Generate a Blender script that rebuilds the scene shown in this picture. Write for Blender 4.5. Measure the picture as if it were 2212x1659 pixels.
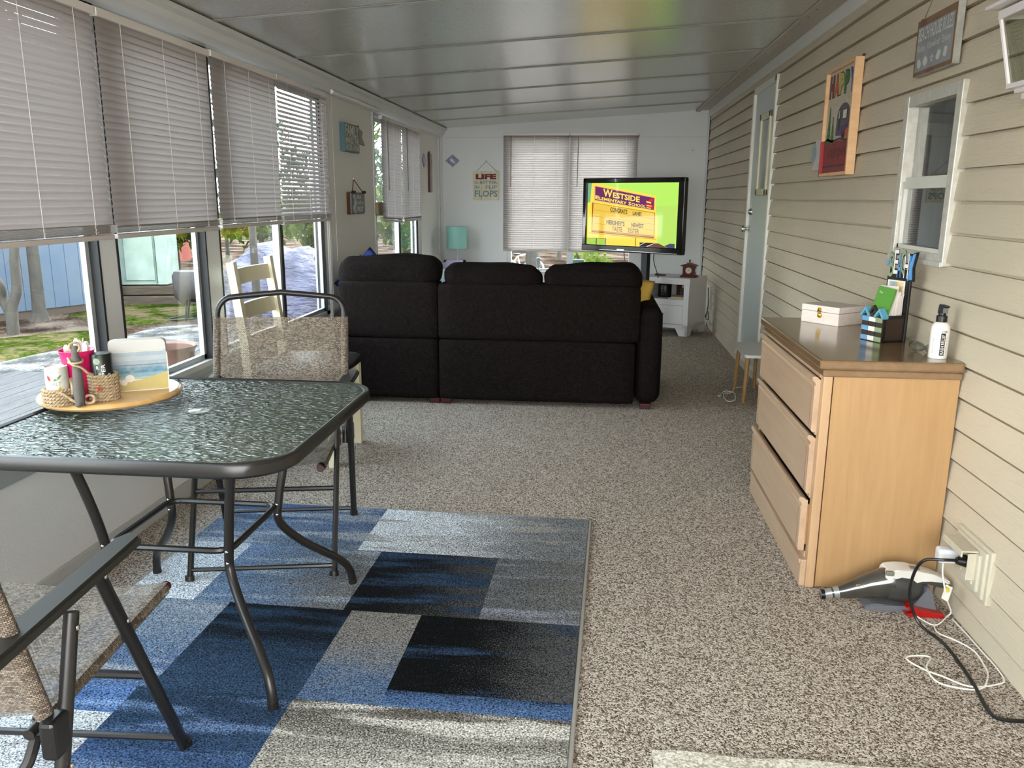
import bpy, bmesh, math, random
from mathutils import Vector, Matrix, noise
random.seed(7)
PI = math.pi
sc = bpy.context.scene
C = sc.collection
for o in list(bpy.data.objects): bpy.data.objects.remove(o)

# ---------------------------------------------------------------- camera
cam_d = bpy.data.cameras.new('camera'); cam = bpy.data.objects.new('camera', cam_d); C.objects.link(cam); sc.camera = cam
cam_d.sensor_fit = 'HORIZONTAL'; cam_d.sensor_width = 36.0; cam_d.lens = 36.0*1770.0/2212.0
cam_d.clip_start = 0.02; cam_d.clip_end = 300
Rr = Vector((0.99482, 0.10146, 0.00565)); Dd = Vector((0.02806, -0.22043, -0.97500)); Ff = Vector((-0.09890, 0.96992, -0.22176))
Rr = Vector((0.99483, 0.10144, 0.00566)).normalized()
Ff = (Ff - Rr*Ff.dot(Rr)).normalized(); Uu = Rr.cross(Ff)
cam.matrix_world = Matrix(((Rr.x, Uu.x, -Ff.x, 0), (Rr.y, Uu.y, -Ff.y, 0), (Rr.z, Uu.z, -Ff.z, 1.32), (0, 0, 0, 1)))

# ---------------------------------------------------------------- world, sun, exposure
sc.view_settings.view_transform = 'Standard'; sc.view_settings.look = 'None'
sc.view_settings.exposure = 1.62; sc.view_settings.gamma = 1.0; sc.view_settings.use_curve_mapping = False
sc.cycles.diffuse_bounces = 7; sc.cycles.max_bounces = 14; sc.cycles.transparent_max_bounces = 24; sc.cycles.sample_clamp_indirect = 6.0
w = bpy.data.worlds.new('sky'); sc.world = w; w.use_nodes = True
nt = w.node_tree; nt.nodes.clear()
out = nt.nodes.new('ShaderNodeOutputWorld'); bg = nt.nodes.new('ShaderNodeBackground')
tc = nt.nodes.new('ShaderNodeTexCoord'); sx = nt.nodes.new('ShaderNodeSeparateXYZ'); cr = nt.nodes.new('ShaderNodeValToRGB')
nt.links.new(tc.outputs['Generated'], sx.inputs[0]); nt.links.new(sx.outputs['Z'], cr.inputs[0])
cr.color_ramp.elements[0].position = 0.0; cr.color_ramp.elements[0].color = (1.0, 0.99, 0.965, 1)
cr.color_ramp.elements[1].position = 0.7; cr.color_ramp.elements[1].color = (0.72, 0.85, 1.0, 1)
nt.links.new(cr.outputs[0], bg.inputs['Color']); nt.links.new(bg.outputs[0], out.inputs[0])
bg.inputs['Strength'].default_value = 4.6
sd = bpy.data.lights.new('sun', 'SUN'); so = bpy.data.objects.new('sun', sd); C.objects.link(so)
sd.energy = 4.0; sd.angle = 0.02; sd.color = (1.0, 0.95, 0.86)
so.rotation_euler = Vector((-0.30, -0.62, -0.85)).to_track_quat('-Z', 'Y').to_euler(); so.location = (6, 14, 18)
# added fill lamp at the rear opening, standing in for daylight from behind
ad = bpy.data.lights.new('rear_fill', 'AREA'); ao = bpy.data.objects.new('rear_fill', ad); C.objects.link(ao)
ad.shape = 'RECTANGLE'; ad.size = 2.6; ad.size_y = 1.5; ad.energy = 12.5; ad.color = (1.0, 0.955, 0.88)
ao.location = (-0.2, -1.15, 1.35); ao.rotation_euler = (PI/2, 0, 0)

XL, XR, YB, YR = -1.80, 1.205, 9.457, -1.2

# ---------------------------------------------------------------- material helpers
def lin(h):
    if isinstance(h, (tuple, list)): return (h[0], h[1], h[2], 1)
    h = h.lstrip('#'); r = []
    for i in (0, 2, 4):
        c = int(h[i:i+2], 16)/255.0
        r.append(c/12.92 if c <= .04045 else ((c+.055)/1.055)**2.4)
    return (r[0], r[1], r[2], 1)
MC = {}
def base(name):
    m = bpy.data.materials.new(name); m.use_nodes = True
    t = m.node_tree; t.nodes.clear()
    o = t.nodes.new('ShaderNodeOutputMaterial'); return m, t, o
def N(t, kind, **kw):
    n = t.nodes.new(kind)
    for k, v in kw.items():
        if k in n.inputs: n.inputs[k].default_value = v
        else: setattr(n, k, v)
    return n
def coords(t, scale=(1, 1, 1), kind='Object', rot=(0, 0, 0)):
    a = N(t, 'ShaderNodeTexCoord'); b = N(t, 'ShaderNodeMapping'); b.inputs['Scale'].default_value = scale; b.inputs['Rotation'].default_value = rot
    t.links.new(a.outputs[kind], b.inputs[0]); return b.outputs[0]
def ramp(t, src, stops, interp='LINEAR'):
    r = N(t, 'ShaderNodeValToRGB'); r.color_ramp.interpolation = interp
    e = r.color_ramp.elements
    while len(e) < len(stops): e.new(0.5)
    for i, (p, c) in enumerate(stops): e[i].position = p; e[i].color = lin(c)
    t.links.new(src, r.inputs[0]); return r.outputs[0]
def P(name, col, rough=.5, metal=0.0, spec=.5, bump=None, mottle=None, coat=0, trans=0, emit=None, sheen=0, stretch=(1, 1, 1)):
    """principled; bump=(scale, strength, distance); mottle=(scale, second colour, amount)"""
    if name in MC: return MC[name]
    m, t, o = base(name); b = N(t, 'ShaderNodeBsdfPrincipled')
    b.inputs['Base Color'].default_value = lin(col); b.inputs['Roughness'].default_value = rough; b.inputs['Metallic'].default_value = metal
    b.inputs['Specular IOR Level'].default_value = spec; b.inputs['Coat Weight'].default_value = coat; b.inputs['Sheen Weight'].default_value = sheen
    if emit: b.inputs['Emission Color'].default_value = lin(col); b.inputs['Emission Strength'].default_value = emit
    v = coords(t, stretch)
    if mottle:
        n = N(t, 'ShaderNodeTexNoise', Scale=mottle[0], Detail=3.0); t.links.new(v, n.inputs['Vector'])
        a = mottle[2] if len(mottle) > 2 else 1
        mx = N(t, 'ShaderNodeMix', data_type='RGBA'); mx.inputs[6].default_value = lin(col); mx.inputs[7].default_value = lin(mottle[1])
        rr = N(t, 'ShaderNodeMapRange'); rr.inputs[1].default_value = .35; rr.inputs[2].default_value = .65; rr.inputs[4].default_value = a
        t.links.new(n.outputs[0], rr.inputs[0]); t.links.new(rr.outputs[0], mx.inputs[0]); t.links.new(mx.outputs[2], b.inputs['Base Color'])
    if bump:
        n2 = N(t, 'ShaderNodeTexNoise', Scale=bump[0], Detail=2.0); t.links.new(v, n2.inputs['Vector'])
        bb = N(t, 'ShaderNodeBump', Strength=bump[1], Distance=bump[2] if len(bump) > 2 else .002)
        t.links.new(n2.outputs[0], bb.inputs['Height']); t.links.new(bb.outputs[0], b.inputs['Normal'])
    if trans:
        tb = N(t, 'ShaderNodeBsdfTransparent'); mx2 = N(t, 'ShaderNodeMixShader', Fac=trans)
        t.links.new(b.outputs[0], mx2.inputs[1]); t.links.new(tb.outputs[0], mx2.inputs[2]); t.links.new(mx2.outputs[0], o.inputs[0])
    else: t.links.new(b.outputs[0], o.inputs[0])
    MC[name] = m; return m
def heather(name, c1, c2, c3, scale=260, rough=.95, streak=1.0, bump=.6, bscale=None, dist=.004):
    """speckled pile: three yarn colours mixed by noise, with bump"""
    if name in MC: return MC[name]
    m, t, o = base(name); b = N(t, 'ShaderNodeBsdfPrincipled', Roughness=rough); b.inputs['Specular IOR Level'].default_value = .15
    v = coords(t, (1, streak, 1)); n = N(t, 'ShaderNodeTexNoise', Scale=scale, Detail=1.5, Roughness=.6); t.links.new(v, n.inputs['Vector'])
    n2 = N(t, 'ShaderNodeTexNoise', Scale=9.0, Detail=3.0); t.links.new(coords(t, (.5, 2.2, 1)), n2.inputs['Vector'])
    ad_ = N(t, 'ShaderNodeMath', operation='MULTIPLY_ADD'); ad_.inputs[1].default_value = .32; ad_.inputs[2].default_value = -.16
    t.links.new(n2.outputs[0], ad_.inputs[0]); a2 = N(t, 'ShaderNodeMath', operation='ADD'); t.links.new(n.outputs[0], a2.inputs[0]); t.links.new(ad_.outputs[0], a2.inputs[1])
    c = ramp(t, a2.outputs[0], [(.36, c1), (.5, c2), (.64, c3)]); t.links.new(c, b.inputs['Base Color'])
    bb = N(t, 'ShaderNodeBump', Strength=bump, Distance=dist); t.links.new(n.outputs[0], bb.inputs['Height']); t.links.new(bb.outputs[0], b.inputs['Normal'])
    t.links.new(b.outputs[0], o.inputs[0]); MC[name] = m; return m
def linen_mat():
    m, t, o = base('dark_brown_linen'); b = N(t, 'ShaderNodeBsdfPrincipled', Roughness=.92); b.inputs['Specular IOR Level'].default_value = .08
    a = N(t, 'ShaderNodeTexNoise', Scale=240.0, Detail=2.0); t.links.new(coords(t, (1.6, 1.6, .16)), a.inputs['Vector']); c_ = N(t, 'ShaderNodeTexNoise', Scale=240.0, Detail=2.0); t.links.new(coords(t, (.16, .3, 1.6)), c_.inputs['Vector'])
    k = N(t, 'ShaderNodeMath', operation='ADD'); t.links.new(a.outputs[0], k.inputs[0]); t.links.new(c_.outputs[0], k.inputs[1]); h = N(t, 'ShaderNodeMath', operation='MULTIPLY'); h.inputs[1].default_value = .5; t.links.new(k.outputs[0], h.inputs[0])
    c = ramp(t, h.outputs[0], [(.40, '0d0a09'), (.50, '120e0d'), (.62, '1f1a18')]); t.links.new(c, b.inputs['Base Color'])
    bb = N(t, 'ShaderNodeBump', Strength=.5, Distance=.0015); t.links.new(h.outputs[0], bb.inputs['Height']); t.links.new(bb.outputs[0], b.inputs['Normal']); t.links.new(b.outputs[0], o.inputs[0]); return m
def carpet_mat():
    m, t, o = base('berber_carpet'); b = N(t, 'ShaderNodeBsdfPrincipled', Roughness=.97); b.inputs['Specular IOR Level'].default_value = .1
    v = coords(t); vo = N(t, 'ShaderNodeTexVoronoi', Scale=215.0, feature='F1'); t.links.new(v, vo.inputs['Vector'])
    sp = N(t, 'ShaderNodeSeparateColor'); t.links.new(vo.outputs['Color'], sp.inputs[0])
    n = N(t, 'ShaderNodeTexNoise', Scale=300.0, Detail=2.0); t.links.new(v, n.inputs['Vector'])
    mm = N(t, 'ShaderNodeMath', operation='MULTIPLY_ADD'); mm.inputs[1].default_value = .5; t.links.new(n.outputs[0], mm.inputs[2]); t.links.new(sp.outputs[0], mm.inputs[0])
    c = ramp(t, mm.outputs[0], [(.50, '42382f'), (.62, '75665a'), (.76, 'a39687'), (.94, 'c9c0b4')]); t.links.new(c, b.inputs['Base Color'])
    bb = N(t, 'ShaderNodeBump', Strength=.6, Distance=.004); t.links.new(vo.outputs['Distance'], bb.inputs['Height']); bb.invert = True
    t.links.new(bb.outputs[0], b.inputs['Normal']); t.links.new(b.outputs[0], o.inputs[0]); return m
def wood(name, c1, c2, scale=(1, 14, 14), rough=.4, coat=.2, rot=(0, 0, 0)):
    if name in MC: return MC[name]
    m, t, o = base(name); b = N(t, 'ShaderNodeBsdfPrincipled', Roughness=rough); b.inputs['Coat Weight'].default_value = coat; b.inputs['Coat Roughness'].default_value = .15; b.inputs['Specular IOR Level'].default_value = .45 if coat else .1
    n = N(t, 'ShaderNodeTexNoise', Scale=4.0, Detail=6.0, Roughness=.65, Distortion=.4); t.links.new(coords(t, scale, rot=rot), n.inputs['Vector'])
    c = ramp(t, n.outputs[0], [(.3, c1), (.7, c2)]); t.links.new(c, b.inputs['Base Color'])
    t.links.new(b.outputs[0], o.inputs[0]); MC[name] = m; return m
def glass(name, tint='f4f8f8', refl=1.0, rough=0.0):
    if name in MC: return MC[name]
    m, t, o = base(name); a = N(t, 'ShaderNodeBsdfTransparent', Color=lin(tint)); g = N(t, 'ShaderNodeBsdfGlossy', Roughness=rough)
    ge = N(t, 'ShaderNodeNewGeometry'); dp = N(t, 'ShaderNodeVectorMath', operation='DOT_PRODUCT'); t.links.new(ge.outputs['Normal'], dp.inputs[0]); t.links.new(ge.outputs['Incoming'], dp.inputs[1])
    ab = N(t, 'ShaderNodeMath', operation='ABSOLUTE'); t.links.new(dp.outputs['Value'], ab.inputs[0]); om = N(t, 'ShaderNodeMath', operation='SUBTRACT'); om.inputs[0].default_value = 1.0; t.links.new(ab.outputs[0], om.inputs[1])
    pw = N(t, 'ShaderNodeMath', operation='POWER'); pw.inputs[1].default_value = 5.0; t.links.new(om.outputs[0], pw.inputs[0]); k = N(t, 'ShaderNodeMath', operation='MULTIPLY_ADD', use_clamp=True); k.inputs[1].default_value = .9*refl; k.inputs[2].default_value = .035*refl
    mx = N(t, 'ShaderNodeMixShader'); t.links.new(pw.outputs[0], k.inputs[0]); t.links.new(k.outputs[0], mx.inputs[0])
    t.links.new(a.outputs[0], mx.inputs[1]); t.links.new(g.outputs[0], mx.inputs[2]); t.links.new(mx.outputs[0], o.inputs[0]); MC[name] = m; return m
def slat_mat(nm='vinyl_slat', fac=.10):
    m, t, o = base(nm); d = N(t, 'ShaderNodeBsdfPrincipled', Roughness=.45); d.inputs['Base Color'].default_value = lin('877e7c')
    tr = N(t, 'ShaderNodeBsdfTranslucent', Color=lin('c8beb8')); mx = N(t, 'ShaderNodeMixShader', Fac=fac)
    t.links.new(d.outputs[0], mx.inputs[1]); t.links.new(tr.outputs[0], mx.inputs[2]); t.links.new(mx.outputs[0], o.inputs[0]); return m
def table_glass():
    m, t, o = base('rippled_glass'); a = N(t, 'ShaderNodeBsdfTransparent', Color=(.50, .58, .50, 1))
    b = N(t, 'ShaderNodeBsdfPrincipled', Roughness=.03); b.inputs['Base Color'].default_value = (.075, .095, .065, 1); b.inputs['Specular IOR Level'].default_value = 1.0; b.inputs['IOR'].default_value = 2.0
    n = N(t, 'ShaderNodeTexNoise', Scale=30.0, Detail=1.0, Roughness=.5, Distortion=.9); t.links.new(coords(t, (1, 2.8, 1), rot=(0, 0, .25)), n.inputs['Vector'])
    bb = N(t, 'ShaderNodeBump', Strength=1.0, Distance=.02); t.links.new(n.outputs[0], bb.inputs['Height']); t.links.new(bb.outputs[0], b.inputs['Normal'])
    mx = N(t, 'ShaderNodeMixShader', Fac=.58); t.links.new(a.outputs[0], mx.inputs[1]); t.links.new(b.outputs[0], mx.inputs[2]); t.links.new(mx.outputs[0], o.inputs[0]); return m
def siding_mat():
    m, t, o = base('vinyl_siding'); b = N(t, 'ShaderNodeBsdfPrincipled', Roughness=.5); b.inputs['Specular IOR Level'].default_value = .45
    n0 = N(t, 'ShaderNodeTexNoise', Scale=1.5, Detail=2.0); t.links.new(coords(t), n0.inputs['Vector'])
    c = ramp(t, n0.outputs[0], [(.3, 'bdb29c'), (.7, 'c6baa4')]); t.links.new(c, b.inputs['Base Color'])
    n = N(t, 'ShaderNodeTexNoise', Scale=9.0, Detail=4.0, Distortion=1.6); t.links.new(coords(t, (1, 1.0, 9.0)), n.inputs['Vector'])
    bb = N(t, 'ShaderNodeBump', Strength=.5, Distance=.006); t.links.new(n.outputs[0], bb.inputs['Height']); t.links.new(bb.outputs[0], b.inputs['Normal'])
    t.links.new(b.outputs[0], o.inputs[0]); return m
def ceiling_mat():
    m, t, o = base('embossed_aluminium_panel'); b = N(t, 'ShaderNodeBsdfPrincipled', Roughness=.2); b.inputs['Base Color'].default_value = lin('c0c1bc')
    b.inputs['Metallic'].default_value = .5; b.inputs['Specular IOR Level'].default_value = .8
    n = N(t, 'ShaderNodeTexNoise', Scale=120.0, Detail=1.5); t.links.new(coords(t), n.inputs['Vector'])
    bb = N(t, 'ShaderNodeBump', Strength=.35, Distance=.0025); t.links.new(n.outputs[0], bb.inputs['Height']); t.links.new(bb.outputs[0], b.inputs['Normal'])
    t.links.new(b.outputs[0], o.inputs[0]); return m
def sling_mat():
    m, t, o = base('woven_sling'); b = N(t, 'ShaderNodeBsdfPrincipled', Roughness=.8)
    br = N(t, 'ShaderNodeTexBrick'); br.inputs['Scale'].default_value = 60.0; br.inputs['Mortar Size'].default_value = .03; br.inputs['Brick Width'].default_value = .42; br.inputs['Row Height'].default_value = .25
    br.inputs['Color1'].default_value = lin('8c8070'); br.inputs['Color2'].default_value = lin('4c4036'); br.inputs['Mortar'].default_value = lin('2a211a')
    t.links.new(coords(t, kind='UV'), br.inputs['Vector']); t.links.new(br.outputs['Color'], b.inputs['Base Color'])
    tr = N(t, 'ShaderNodeBsdfTransparent'); k = N(t, 'ShaderNodeMath', operation='MULTIPLY'); k.inputs[1].default_value = .62; t.links.new(br.outputs['Fac'], k.inputs[0])
    mx = N(t, 'ShaderNodeMixShader'); t.links.new(k.outputs[0], mx.inputs[0]); t.links.new(b.outputs[0], mx.inputs[1]); t.links.new(tr.outputs[0], mx.inputs[2])
    t.links.new(mx.outputs[0], o.inputs[0]); return m
def leaf_mat(name, c1, c2):
    if name in MC: return MC[name]
    m, t, o = base(name); d = N(t, 'ShaderNodeBsdfDiffuse'); tr = N(t, 'ShaderNodeBsdfTranslucent')
    n = N(t, 'ShaderNodeTexNoise', Scale=3.0, Detail=2.0); t.links.new(coords(t), n.inputs['Vector']); c = ramp(t, n.outputs[0], [(.35, c1), (.65, c2)])
    t.links.new(c, d.inputs[0]); t.links.new(c, tr.inputs[0]); mx = N(t, 'ShaderNodeMixShader', Fac=.4)
    t.links.new(d.outputs[0], mx.inputs[1]); t.links.new(tr.outputs[0], mx.inputs[2]); t.links.new(mx.outputs[0], o.inputs[0]); MC[name] = m; return m
def ground_mat(name, c1, c2, c3, s1=14.0, s2=60.0):
    m, t, o = base(name); b = N(t, 'ShaderNodeBsdfPrincipled', Roughness=.95); b.inputs['Specular IOR Level'].default_value = 0.0; v = coords(t)
    n = N(t, 'ShaderNodeTexNoise', Scale=s2, Detail=3.0, Roughness=.7); t.links.new(v, n.inputs['Vector']); n2 = N(t, 'ShaderNodeTexNoise', Scale=s1*.1, Detail=3.0); t.links.new(v, n2.inputs['Vector'])
    a = N(t, 'ShaderNodeMath', operation='MULTIPLY_ADD'); a.inputs[1].default_value = .6; t.links.new(n2.outputs[0], a.inputs[0]); k = N(t, 'ShaderNodeMath', operation='MULTIPLY'); k.inputs[1].default_value = .4
    t.links.new(n.outputs[0], k.inputs[0]); t.links.new(k.outputs[0], a.inputs[2])
    c = ramp(t, a.outputs[0], [(.42, c1), (.5, c2), (.58, c3)]); t.links.new(c, b.inputs['Base Color'])
    bb = N(t, 'ShaderNodeBump', Strength=.7, Distance=.02); t.links.new(n.outputs[0], bb.inputs['Height']); t.links.new(bb.outputs[0], b.inputs['Normal'])
    t.links.new(b.outputs[0], o.inputs[0]); return m

# ---------------------------------------------------------------- geometry helpers
class MB:
    def __init__(s): s.bm = bmesh.new(); s.mi = 0; s.uv = None
    def _f(s, vs):
        try: f = s.bm.faces.new(vs); f.material_index = s.mi; return f
        except ValueError: return None
    def quad(s, *p): return s._f([s.bm.verts.new(q) for q in p])
    def boxb(s, lo, hi, bev=0):
        c = [(a+b)/2 for a, b in zip(lo, hi)]; d = [abs(b-a) for a, b in zip(lo, hi)]; return s.box(c, d, bev=bev)
    def box(s, c, d, rz=0, bev=0, M=None):
        R = M or Matrix.Rotation(rz, 3, 'Z'); v = []
        for z in (-1, 1):
            for y in (-1, 1):
                for x in (-1, 1): v.append(s.bm.verts.new(Vector(c)+R @ Vector((x*d[0]/2, y*d[1]/2, z*d[2]/2))))
        fs = [s._f([v[i] for i in q]) for q in ((0, 2, 3, 1), (4, 5, 7, 6), (0, 1, 5, 4), (2, 6, 7, 3), (0, 4, 6, 2), (1, 3, 7, 5))]
        if bev:
            es = list({e for f in fs for e in f.edges})
            r = bmesh.ops.bevel(s.bm, geom=es, offset=min(bev, min(d)*.45), segments=2, affect='EDGES', profile=.5)
            for f in r['faces']: f.material_index = s.mi
        return s
    def tube(s, pts, r, n=8, closed=False, caps=True, sc=(1, 1), up=None):
        pts = [Vector(p) for p in pts]; L = len(pts); rings = []; rr = r if isinstance(r, (list, tuple)) else [r]*L
        prev = None
        for i, p in enumerate(pts):
            if closed: t = pts[(i+1) % L]-pts[i-1]
            else: t = pts[min(i+1, L-1)]-pts[max(i-1, 0)]
            if t.length < 1e-9: t = Vector((0, 0, 1))
            t.normalize()
            if up is not None: a = Vector(up)-t*t.dot(Vector(up))
            elif prev is None: a = t.orthogonal()
            else: a = prev-t*t.dot(prev)
            if a.length < 1e-6: a = t.orthogonal()
            a.normalize(); b = t.cross(a); prev = a
            rings.append([s.bm.verts.new(p+a*math.cos(2*PI*k/n)*rr[i]*sc[0]+b*math.sin(2*PI*k/n)*rr[i]*sc[1]) for k in range(n)])
        for i in range(L if closed else L-1):
            A, B = rings[i], rings[(i+1) % L]
            for k in range(n): s._f([A[k], A[(k+1) % n], B[(k+1) % n], B[k]])
        if caps and not closed: s._f(rings[0][::-1]); s._f(rings[-1])
        return s
    def cyl(s, p0, p1, r, r1=None, n=16, caps=True, sc=(1, 1), up=None): return s.tube([p0, p1], [r, r if r1 is None else r1], n, caps=caps, sc=sc, up=up)
    def lathe(s, prof, c=(0, 0, 0), n=24, axis='z', caps=True):
        rings = []
        for r, z in prof:
            ring = []
            for k in range(n):
                a = 2*PI*k/n; q = (r*math.cos(a), r*math.sin(a), z)
                if axis == 'x': q = (q[2], q[0], q[1])
                if axis == 'y': q = (q[0], q[2], q[1])
                ring.append(s.bm.verts.new(Vector(c)+Vector(q)))
            rings.append(ring)
        for A, B in zip(rings, rings[1:]):
            for k in range(n): s._f([A[k], A[(k+1) % n], B[(k+1) % n], B[k]])
        if caps: s._f(rings[0][::-1]); s._f(rings[-1])
        return s
    def prism(s, poly, fn):
        """poly of (u,v); fn(u,v,t) t in 0,1 gives the point"""
        A = [s.bm.verts.new(fn(u, v, 0)) for u, v in poly]; B = [s.bm.verts.new(fn(u, v, 1)) for u, v in poly]; n = len(poly)
        s._f(A[::-1]); s._f(B)
        for k in range(n): s._f([A[k], A[(k+1) % n], B[(k+1) % n], B[k]])
        return s
    def ell(s, c, r, n=16, m=10, e=1.0, wob=0, seed=0, M=None):
        """(super)ellipsoid; e<1 gives a boxier pillow"""
        def pw(x): return math.copysign(abs(x)**e, x)
        rings = []; R = M or Matrix.Identity(3)
        for i in range(1, m):
            a = -PI/2+PI*i/m; ring = []
            for k in range(n):
                b = 2*PI*k/n; q = Vector((r[0]*pw(math.cos(a))*pw(math.cos(b)), r[1]*pw(math.cos(a))*pw(math.sin(b)), r[2]*pw(math.sin(a))))
                if wob: q *= 1+wob*noise.noise(q*4+Vector((seed, seed*.7, 0)))
                ring.append(s.bm.verts.new(Vector(c)+R @ q))
            rings.append(ring)
        lo = s.bm.verts.new(Vector(c)+R @ Vector((0, 0, -r[2]))); hi = s.bm.verts.new(Vector(c)+R @ Vector((0, 0, r[2])))
        for A, B in zip(rings, rings[1:]):
            for k in range(n): s._f([A[k], A[(k+1) % n], B[(k+1) % n], B[k]])
        for k in range(n): s._f([lo, rings[0][(k+1) % n], rings[0][k]]); s._f([hi, rings[-1][k], rings[-1][(k+1) % n]])
        return s
    def cushion(s, lo, hi, r=.05, puff=.0, wob=.0, seed=0, seg=14):
        """rounded upholstery block, slightly puffed, with soft irregularities"""
        c = Vector([(a+b)/2 for a, b in zip(lo, hi)]); h = Vector([abs(b-a)/2 for a, b in zip(lo, hi)]); bm2 = bmesh.new()
        bmesh.ops.create_cube(bm2, size=2.0); bmesh.ops.subdivide_edges(bm2, edges=bm2.edges[:], cuts=seg, use_grid_fill=True); mp = {}
        for v in bm2.verts:
            p = Vector((v.co.x*h.x, v.co.y*h.y, v.co.z*h.z)); inner = Vector([max(-(h[i]-r), min(h[i]-r, p[i])) for i in range(3)])
            d = p-inner
            if d.length > 1e-9: p = inner+d.normalized()*r
            u = v.co
            for i in range(3):
                j, k = (i+1) % 3, (i+2) % 3; p[i] += puff*u[i]*(1-u[j]**2)*(1-u[k]**2)
            if wob: q = p*5+Vector((seed*3.1, seed, seed*1.7)); p += Vector((noise.noise(q), noise.noise(q+Vector((9, 0, 0))), noise.noise(q+Vector((0, 9, 0)))))*wob
            mp[v] = s.bm.verts.new(c+p)
        for f in bm2.faces: s._f([mp[v] for v in f.verts])
        bm2.free(); return s
    def text(s, txt, O, U, V, bold=.0, thick=None):
        vs, fs = text_geo(txt, bold); O, U, V = Vector(O), Vector(U), Vector(V); m = [s.bm.verts.new(O+U*a+V*b) for a, b in vs]
        for f in fs: s._f([m[i] for i in f])
        return s
    def build(s, name, mat, parent=None, smooth=False, w=False, merge=False):
        if merge: bmesh.ops.remove_doubles(s.bm, verts=s.bm.verts[:], dist=1e-5)
        if not name in ('lettering',): bmesh.ops.recalc_face_normals(s.bm, faces=s.bm.faces[:])
        me = bpy.data.meshes.new(name)
        if w and parent is not None:
            s.bm.transform(Matrix.Translation(parent.location) @ parent.rotation_euler.to_matrix().to_4x4())if False else s.bm.transform((Matrix.Translation(parent.location) @ parent.rotation_euler.to_matrix().to_4x4()).inverted())
        s.bm.to_mesh(me); s.bm.free()
        for m in (mat if isinstance(mat, (list, tuple)) else [mat]): me.materials.append(m)
        if smooth:
            for p in me.polygons: p.use_smooth = True
            if smooth != 'all': 
                try: me.set_sharp_from_angle(angle=math.radians(38))
                except Exception: pass
        o = bpy.data.objects.new(name, me); C.objects.link(o)
        if parent is not None: o.parent = parent
        return o
TG = {}
def text_geo(txt, bold=0.0):
    k = (txt, bold)
    if k in TG: return TG[k]
    cu = bpy.data.curves.new('t', 'FONT'); cu.body = txt; cu.offset = bold; cu.resolution_u = 2
    ob = bpy.data.objects.new('t', cu); C.objects.link(ob); bpy.context.view_layer.update()
    me = bpy.data.meshes.new_from_object(ob.evaluated_get(bpy.context.evaluated_depsgraph_get()))
    xs = [v.co.x for v in me.vertices]; ys = [v.co.y for v in me.vertices]; a, b, c, d = min(xs), max(xs), min(ys), max(ys)
    r = ([((v.co.x-a)/(b-a), (v.co.y-c)/(d-c)) for v in me.vertices], [tuple(p.vertices) for p in me.polygons])
    bpy.data.objects.remove(ob); bpy.data.curves.remove(cu); bpy.data.meshes.remove(me); TG[k] = r; return r
def thing(name, label, cat, loc=(0, 0, 0), rz=0, group=None):
    o = bpy.data.objects.new(name, None); C.objects.link(o); o.empty_display_size = .05; o.location = loc; o.rotation_euler = (0, 0, rz)
    o['label'] = label; o['category'] = cat
    if group: o['group'] = group
    return o
def tag(o, label, cat, group=None, kind=None):
    o['label'] = label; o['category'] = cat
    if group: o['group'] = group
    if kind: o['kind'] = kind
    return o
def struct(o, label=None):
    o['kind'] = 'structure'
    if label: o['label'] = label
    return o
def smoothpath(pts, k=6):
    pts = [Vector(p) for p in pts]; out_ = []
    for i in range(len(pts)-1):
        p0 = pts[max(i-1, 0)]; p1 = pts[i]; p2 = pts[i+1]; p3 = pts[min(i+2, len(pts)-1)]
        for j in range(k):
            t = j/k; out_.append(.5*((2*p1)+(p2-p0)*t+(2*p0-5*p1+4*p2-p3)*t*t+(3*p1-p0-3*p2+p3)*t**3))
    out_.append(pts[-1]); return out_
def rrect(w_, h_, r, n=6, cx=0, cy=0):
    p = []
    for qx, qy, a0 in ((1, 1, 0), (-1, 1, PI/2), (-1, -1, PI), (1, -1, 3*PI/2)):
        for k in range(n+1):
            a = a0+PI/2*k/n; p.append((cx+qx*(w_/2-r)+r*math.cos(a), cy+qy*(h_/2-r)+r*math.sin(a)))
    return p

# common materials
WHITE = P('white_paint', 'dcdcd8', .45); ALU = P('white_aluminium', 'c9cac8', .38, bump=(60, .08)); GREYALU = P('grey_aluminium_sash', 'a4a8a8', .35, .3)
GASKET = P('black_gasket', '16181a', .6); WALLP = P('painted_embossed_panel', 'dedcd8', .6, bump=(90, .35, .002)); PANE = glass('window_pane'); PANE2 = glass('reflective_pane', 'dfe8e6', 1.5)
BRONZE = P('bronze_powder_coat', '23211f', .32, .2, bump=(300, .1, .0005)); STEEL = P('bright_steel', 'c8c8c8', .25, 1.0); BLACKP = P('black_plastic', '0c0c0d', .35)
CREAM = P('cream_painted_wood', 'dcd4b8', .45, mottle=(6, 'cfc6a8', .5)); CORDW = P('white_cable', 'dfdcd2', .5); ROPE = P('natural_rope', 'b29c7c', .9, mottle=(120, '8c7557', .8), bump=(200, .6, .002))
SLAT = slat_mat(); SLATB = slat_mat('vinyl_slat_sunlit', .26); SLING = sling_mat(); SOFA = linen_mat()  # back blinds get a more translucent copy that puts in the sun's glow

# ================================================================ SETTING
# ---- floor
mb = MB(); mb.boxb((XL-.1, YR-.1, -.08), (XR+.1, YB+.1, 0)); struct(mb.build('floor', carpet_mat()))
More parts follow.
